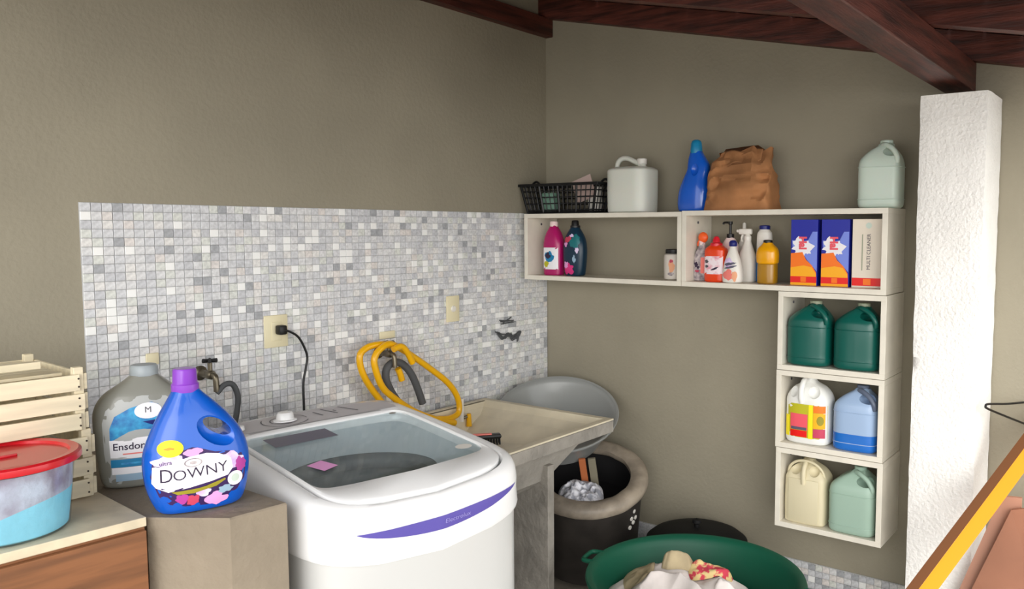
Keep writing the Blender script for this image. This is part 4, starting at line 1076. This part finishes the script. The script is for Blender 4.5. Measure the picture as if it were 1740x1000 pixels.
def cloth(name, m, label, loc, rx, ry, h, seed, rz=0, fold=1.0, cat='cloth', n=56, drop=0.0):
    mb = MB(); V = []; F_ = []
    for k in range(n + 1):
        for i in range(n * 2):
            a = 2 * PI * i / (n * 2); q = k / n
            wob = 1 + .22 * noise.noise(Vector((math.cos(a) * 1.6 + seed, math.sin(a) * 1.6, seed)))
            x, y = rx * q * wob * math.cos(a), ry * q * wob * math.sin(a)
            base = h * (1 - q ** 2.4)
            rd = 1 - abs(noise.noise(Vector((x / rx * 1.7 + seed, y / ry * 1.7, seed * 2.1)))) * 2
            rd2 = 1 - abs(noise.noise(Vector((x / rx * 3.9 + seed, y / ry * 3.9, seed * 1.1)))) * 2
            z = base * (.55 + .45 * rd * fold) + .012 * rd2 * fold * (1 - q ** 6) - drop * q * q
            V.append((x, y, max(z, 0.001)))
    m2 = n * 2
    for k in range(n):
        for i in range(m2):
            j = (i + 1) % m2; F_.append((k * m2 + i, k * m2 + j, (k + 1) * m2 + j, (k + 1) * m2 + i))
    mb.add(V, F_); o = mb.build(name, m, None, True, 1.2); o.location = loc; o.rotation_euler = (0, 0, rz)
    return tag(o, label, cat)
M = dr.matrix_world
o = cloth('cloth', 'cloth_check', 'crumpled grey and white patterned cloth inside the drum', (0, 0, 0), .14, .10, .055, 4)
o.matrix_world = M @ Matrix.Translation((-.100, -.030, .410)) @ Matrix.Rotation(.5, 4, 'Z')
o = MB().box(-.016, .016, -.008, .008, 0, .27, .002).build('wooden_stick', 'stick_wood'); o.matrix_world = M @ Matrix.Translation((.020, .005, .255)) @ Matrix.Rotation(math.radians(-9), 4, 'X') @ Matrix.Rotation(math.radians(-54), 4, 'Z')
tag(o, 'orange-brown wooden stick standing in the drum', 'stick')
o = MB().box(-.018, .018, -.008, .008, 0, .27, .002).build('wooden_stick', 'stick_grey'); o.matrix_world = M @ Matrix.Translation((.050, -.030, .255)) @ Matrix.Rotation(math.radians(-9), 4, 'X') @ Matrix.Rotation(math.radians(-54), 4, 'Z')
tag(o, 'greyish wooden stick standing in the drum beside the brown one', 'stick')

bs = thing('plastic_basin', 'large round translucent grey basin wedged behind the sink', 'basin', (0, 0, 0))
bs.matrix_world = tiltM(Vector((-.325, -.325, .645)), 25)
MB().lathe([(.003, 0), (.20, 0), (.215, .006), (.272, .135), (.288, .152), (.300, .155), (.302, .149), (.296, .145)], 80, (0, 0, 0), False).build('bowl', 'basin_grey', bs, True)
MB().lathe([(.296, .150), (.302, .150), (.304, .157), (.300, .160), (.290, .157)], 80, (0, 0, 0), False).build('rim', 'basin_grey', bs, True)

# green basin
gb = thing('plastic_basin', 'wide round dark green basin full of clothes on the floor', 'basin', (-.843, -1.377, 0), math.radians(0)); gb.scale = (1, 1, 1.07)
MB().lathe([(.003, .004), (.27, .004), (.285, .012), (.385, .325), (.392, .338), (.410, .342), (.414, .352), (.410, .360), (.394, .358), (.380, .345), (.372, .325), (.275, .024), (.003, .016)], 96, (0, 0, 0), False).build('bowl', 'green_basin', gb, True)
def handle(aw):
    ax = Vector((math.cos(aw), math.sin(aw), 0)); tx = Vector((-math.sin(aw), math.cos(aw), 0))
    P = [ax * .400 - tx * .05, ax * .445 - tx * .045, ax * .452, ax * .445 + tx * .045, ax * .400 + tx * .05]
    MB().tube([(p.x, p.y, .353) for p in P], .009).build('handle', 'green_basin', gb, True)
handle(math.radians(100)); handle(math.radians(280))
wc = cloth('cloth', 'cloth_white', 'large white cloth spread over the pile in the green basin', (-.875, -1.33, .237), .31, .33, .15, 2, .0)
bpy.context.view_layer.update()
def drape(m, label, cx, cy, rx, ry, h, seed, rz, sq=2.6):
    bvw = BVHTree.FromPolygons([wc.matrix_world @ v.co for v in wc.data.vertices], [tuple(p.vertices) for p in wc.data.polygons])
    V = []; F_ = []; n, m2 = 22, 64
    zc = .30
    for k in range(n + 1):
        for i in range(m2):
            a = 2 * PI * i / m2; q = k / n; c, s_ = math.cos(a), math.sin(a)
            wob = 1 + .16 * noise.noise(Vector((c * 1.5 + seed, s_ * 1.5, seed)))
            x0 = rx * q * wob * math.copysign(abs(c) ** (2 / sq), c); y0 = ry * q * wob * math.copysign(abs(s_) ** (2 / sq), s_)
            x = x0 * math.cos(rz) - y0 * math.sin(rz); y = x0 * math.sin(rz) + y0 * math.cos(rz)
            hit = bvw.ray_cast(Vector((cx + x, cy + y, 1)), Vector((0, 0, -1)))
            b = hit[0].z if hit[0] is not None else .18
            rd = 1 - 2 * abs(noise.noise(Vector((x * 9 + seed, y * 9, seed))))
            top = h * (1 - q ** 5) * (.80 + .2 * rd) + .004 * noise.noise(Vector((x * 40, y * 40, seed)))
            V.append((x, y, b + .003 + max(0, top) - zc))
    for k in range(n):
        for i in range(m2):
            j = (i + 1) % m2; F_.append((k * m2 + i, k * m2 + j, (k + 1) * m2 + j, (k + 1) * m2 + i))
    o = MB().add(V, F_).build('cloth', m, None, True, 1.0); o.location = (cx, cy, zc)
    return tag(o, label, 'cloth')
drape('cloth_beige', 'beige folded cloth on top of the pile, beside the floral one', -.735, -1.245, .095, .065, .055, 8, .5, 5)
drape('cloth_floral', 'red and yellow floral cloth in the green basin', -.745, -1.400, .085, .055, .035, 11, -.9)
drape('cloth_white', 'small pinkish white cloth at the right end of the pile', -.83, -1.515, .075, .05, .03, 15, .2)
drape('cloth_beige', 'beige-grey cloth lying in the left half of the pile', -.86, -1.14, .09, .06, .014, 21, .5)

# black bin with a domed lid
bk = thing('black_bin', 'low black round bin with a domed knobbed lid by the wall', 'bin', (-.240, -1.065, 0))
bk.scale = (1.08, 1.08, 1.27)
MB().lathe([(.003, 0), (.165, 0), (.175, .01), (.200, .20)], 56, (0, 0, 0), False).build('bin_body', 'black_matt', bk, True)
MB().lathe([(.213, .192), (.216, .198), (.214, .208), (.190, .224), (.14, .240), (.07, .250), (.003, .252)], 56, (0, 0, 0), False).build('lid', 'black_matt', bk, True)
MB().lathe([(.012, .250), (.012, .262), (.020, .268), (.018, .278), (.003, .281)], 24, (0, 0, 0), False).build('knob', 'black_matt', bk, True)

# ------------------------------------------------------------------ right-hand edge
def bar(p0, p1, w, h, off, name, m, parent, side):
    p0, p1 = Vector(p0), Vector(p1); d = (p1 - p0).normalized()
    vd = ((p0 + p1) / 2 - cam.location).normalized()
    s = d.cross(vd).normalized(); q = d.cross(s).normalized()
    V = []
    for p in (p0, p1):
        for a, b_ in ((0, 0), (1, 0), (1, 1), (0, 1)): V.append(p + s * (off + a * w) + q * (b_ * h))
    return MB().add(V, [(3, 2, 1, 0), (4, 5, 6, 7), (0, 1, 5, 4), (1, 2, 6, 5), (2, 3, 7, 6), (3, 0, 4, 7)]).build(name, m, parent)
yb = thing('wooden_bar', 'long bright yellow bar with its shaded side painted brown, leaning at the right edge', 'bar', (0, 0, 0))
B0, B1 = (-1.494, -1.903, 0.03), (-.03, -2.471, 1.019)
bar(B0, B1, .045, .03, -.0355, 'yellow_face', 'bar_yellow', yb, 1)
bar(B0, B1, .030, .03, .0097, 'shaded_side', 'bar_shade', yb, 1)  # strip for the bar's shaded side, shade painted as brown
b1 = MB().add([(-.36, -2.09, 0), (-.36, -2.232, .43), (-.345, -2.335, .735), (-.345, -2.40, .74), (-.36, -2.40, 0),
               (-.345, -2.09, 0), (-.345, -2.232, .43), (-.330, -2.335, .735), (-.330, -2.40, .74), (-.345, -2.40, 0)],
              [(0, 1, 2, 3, 4), (9, 8, 7, 6, 5), (0, 5, 6, 1), (1, 6, 7, 2), (2, 7, 8, 3), (3, 8, 9, 4), (4, 9, 5, 0)]).build('board', 'board_pink')
tag(b1, 'pinkish tan board leaning by the pillar, behind the redder one', 'board')
b2 = MB().add([(-.39, -2.115, 0), (-.39, -2.272, .43), (-.375, -2.372, .70), (-.375, -2.62, .78), (-.39, -2.62, 0),
               (-.375, -2.115, 0), (-.375, -2.272, .43), (-.362, -2.372, .70), (-.362, -2.62, .78), (-.375, -2.62, 0)],
              [(0, 1, 2, 3, 4), (9, 8, 7, 6, 5), (0, 5, 6, 1), (1, 6, 7, 2), (2, 7, 8, 3), (3, 8, 9, 4), (4, 9, 5, 0)]).build('board', 'board_brown')
tag(b2, 'reddish tan board leaning at the right edge of the picture', 'board')
hk = MB().tube([(-.004, -2.362, 1.019), (-.16, -2.318, 1.034), (-.30, -2.276, 1.052), (-.325, -2.270, 1.048), (-.31, -2.276, 1.036), (-.17, -2.322, .985), (-.004, -2.366, .930)], .0042).build('wire_hook', 'black', None, True)
tag(hk, 'black bent wire hook reaching out from the wall right of the pillar', 'hook')
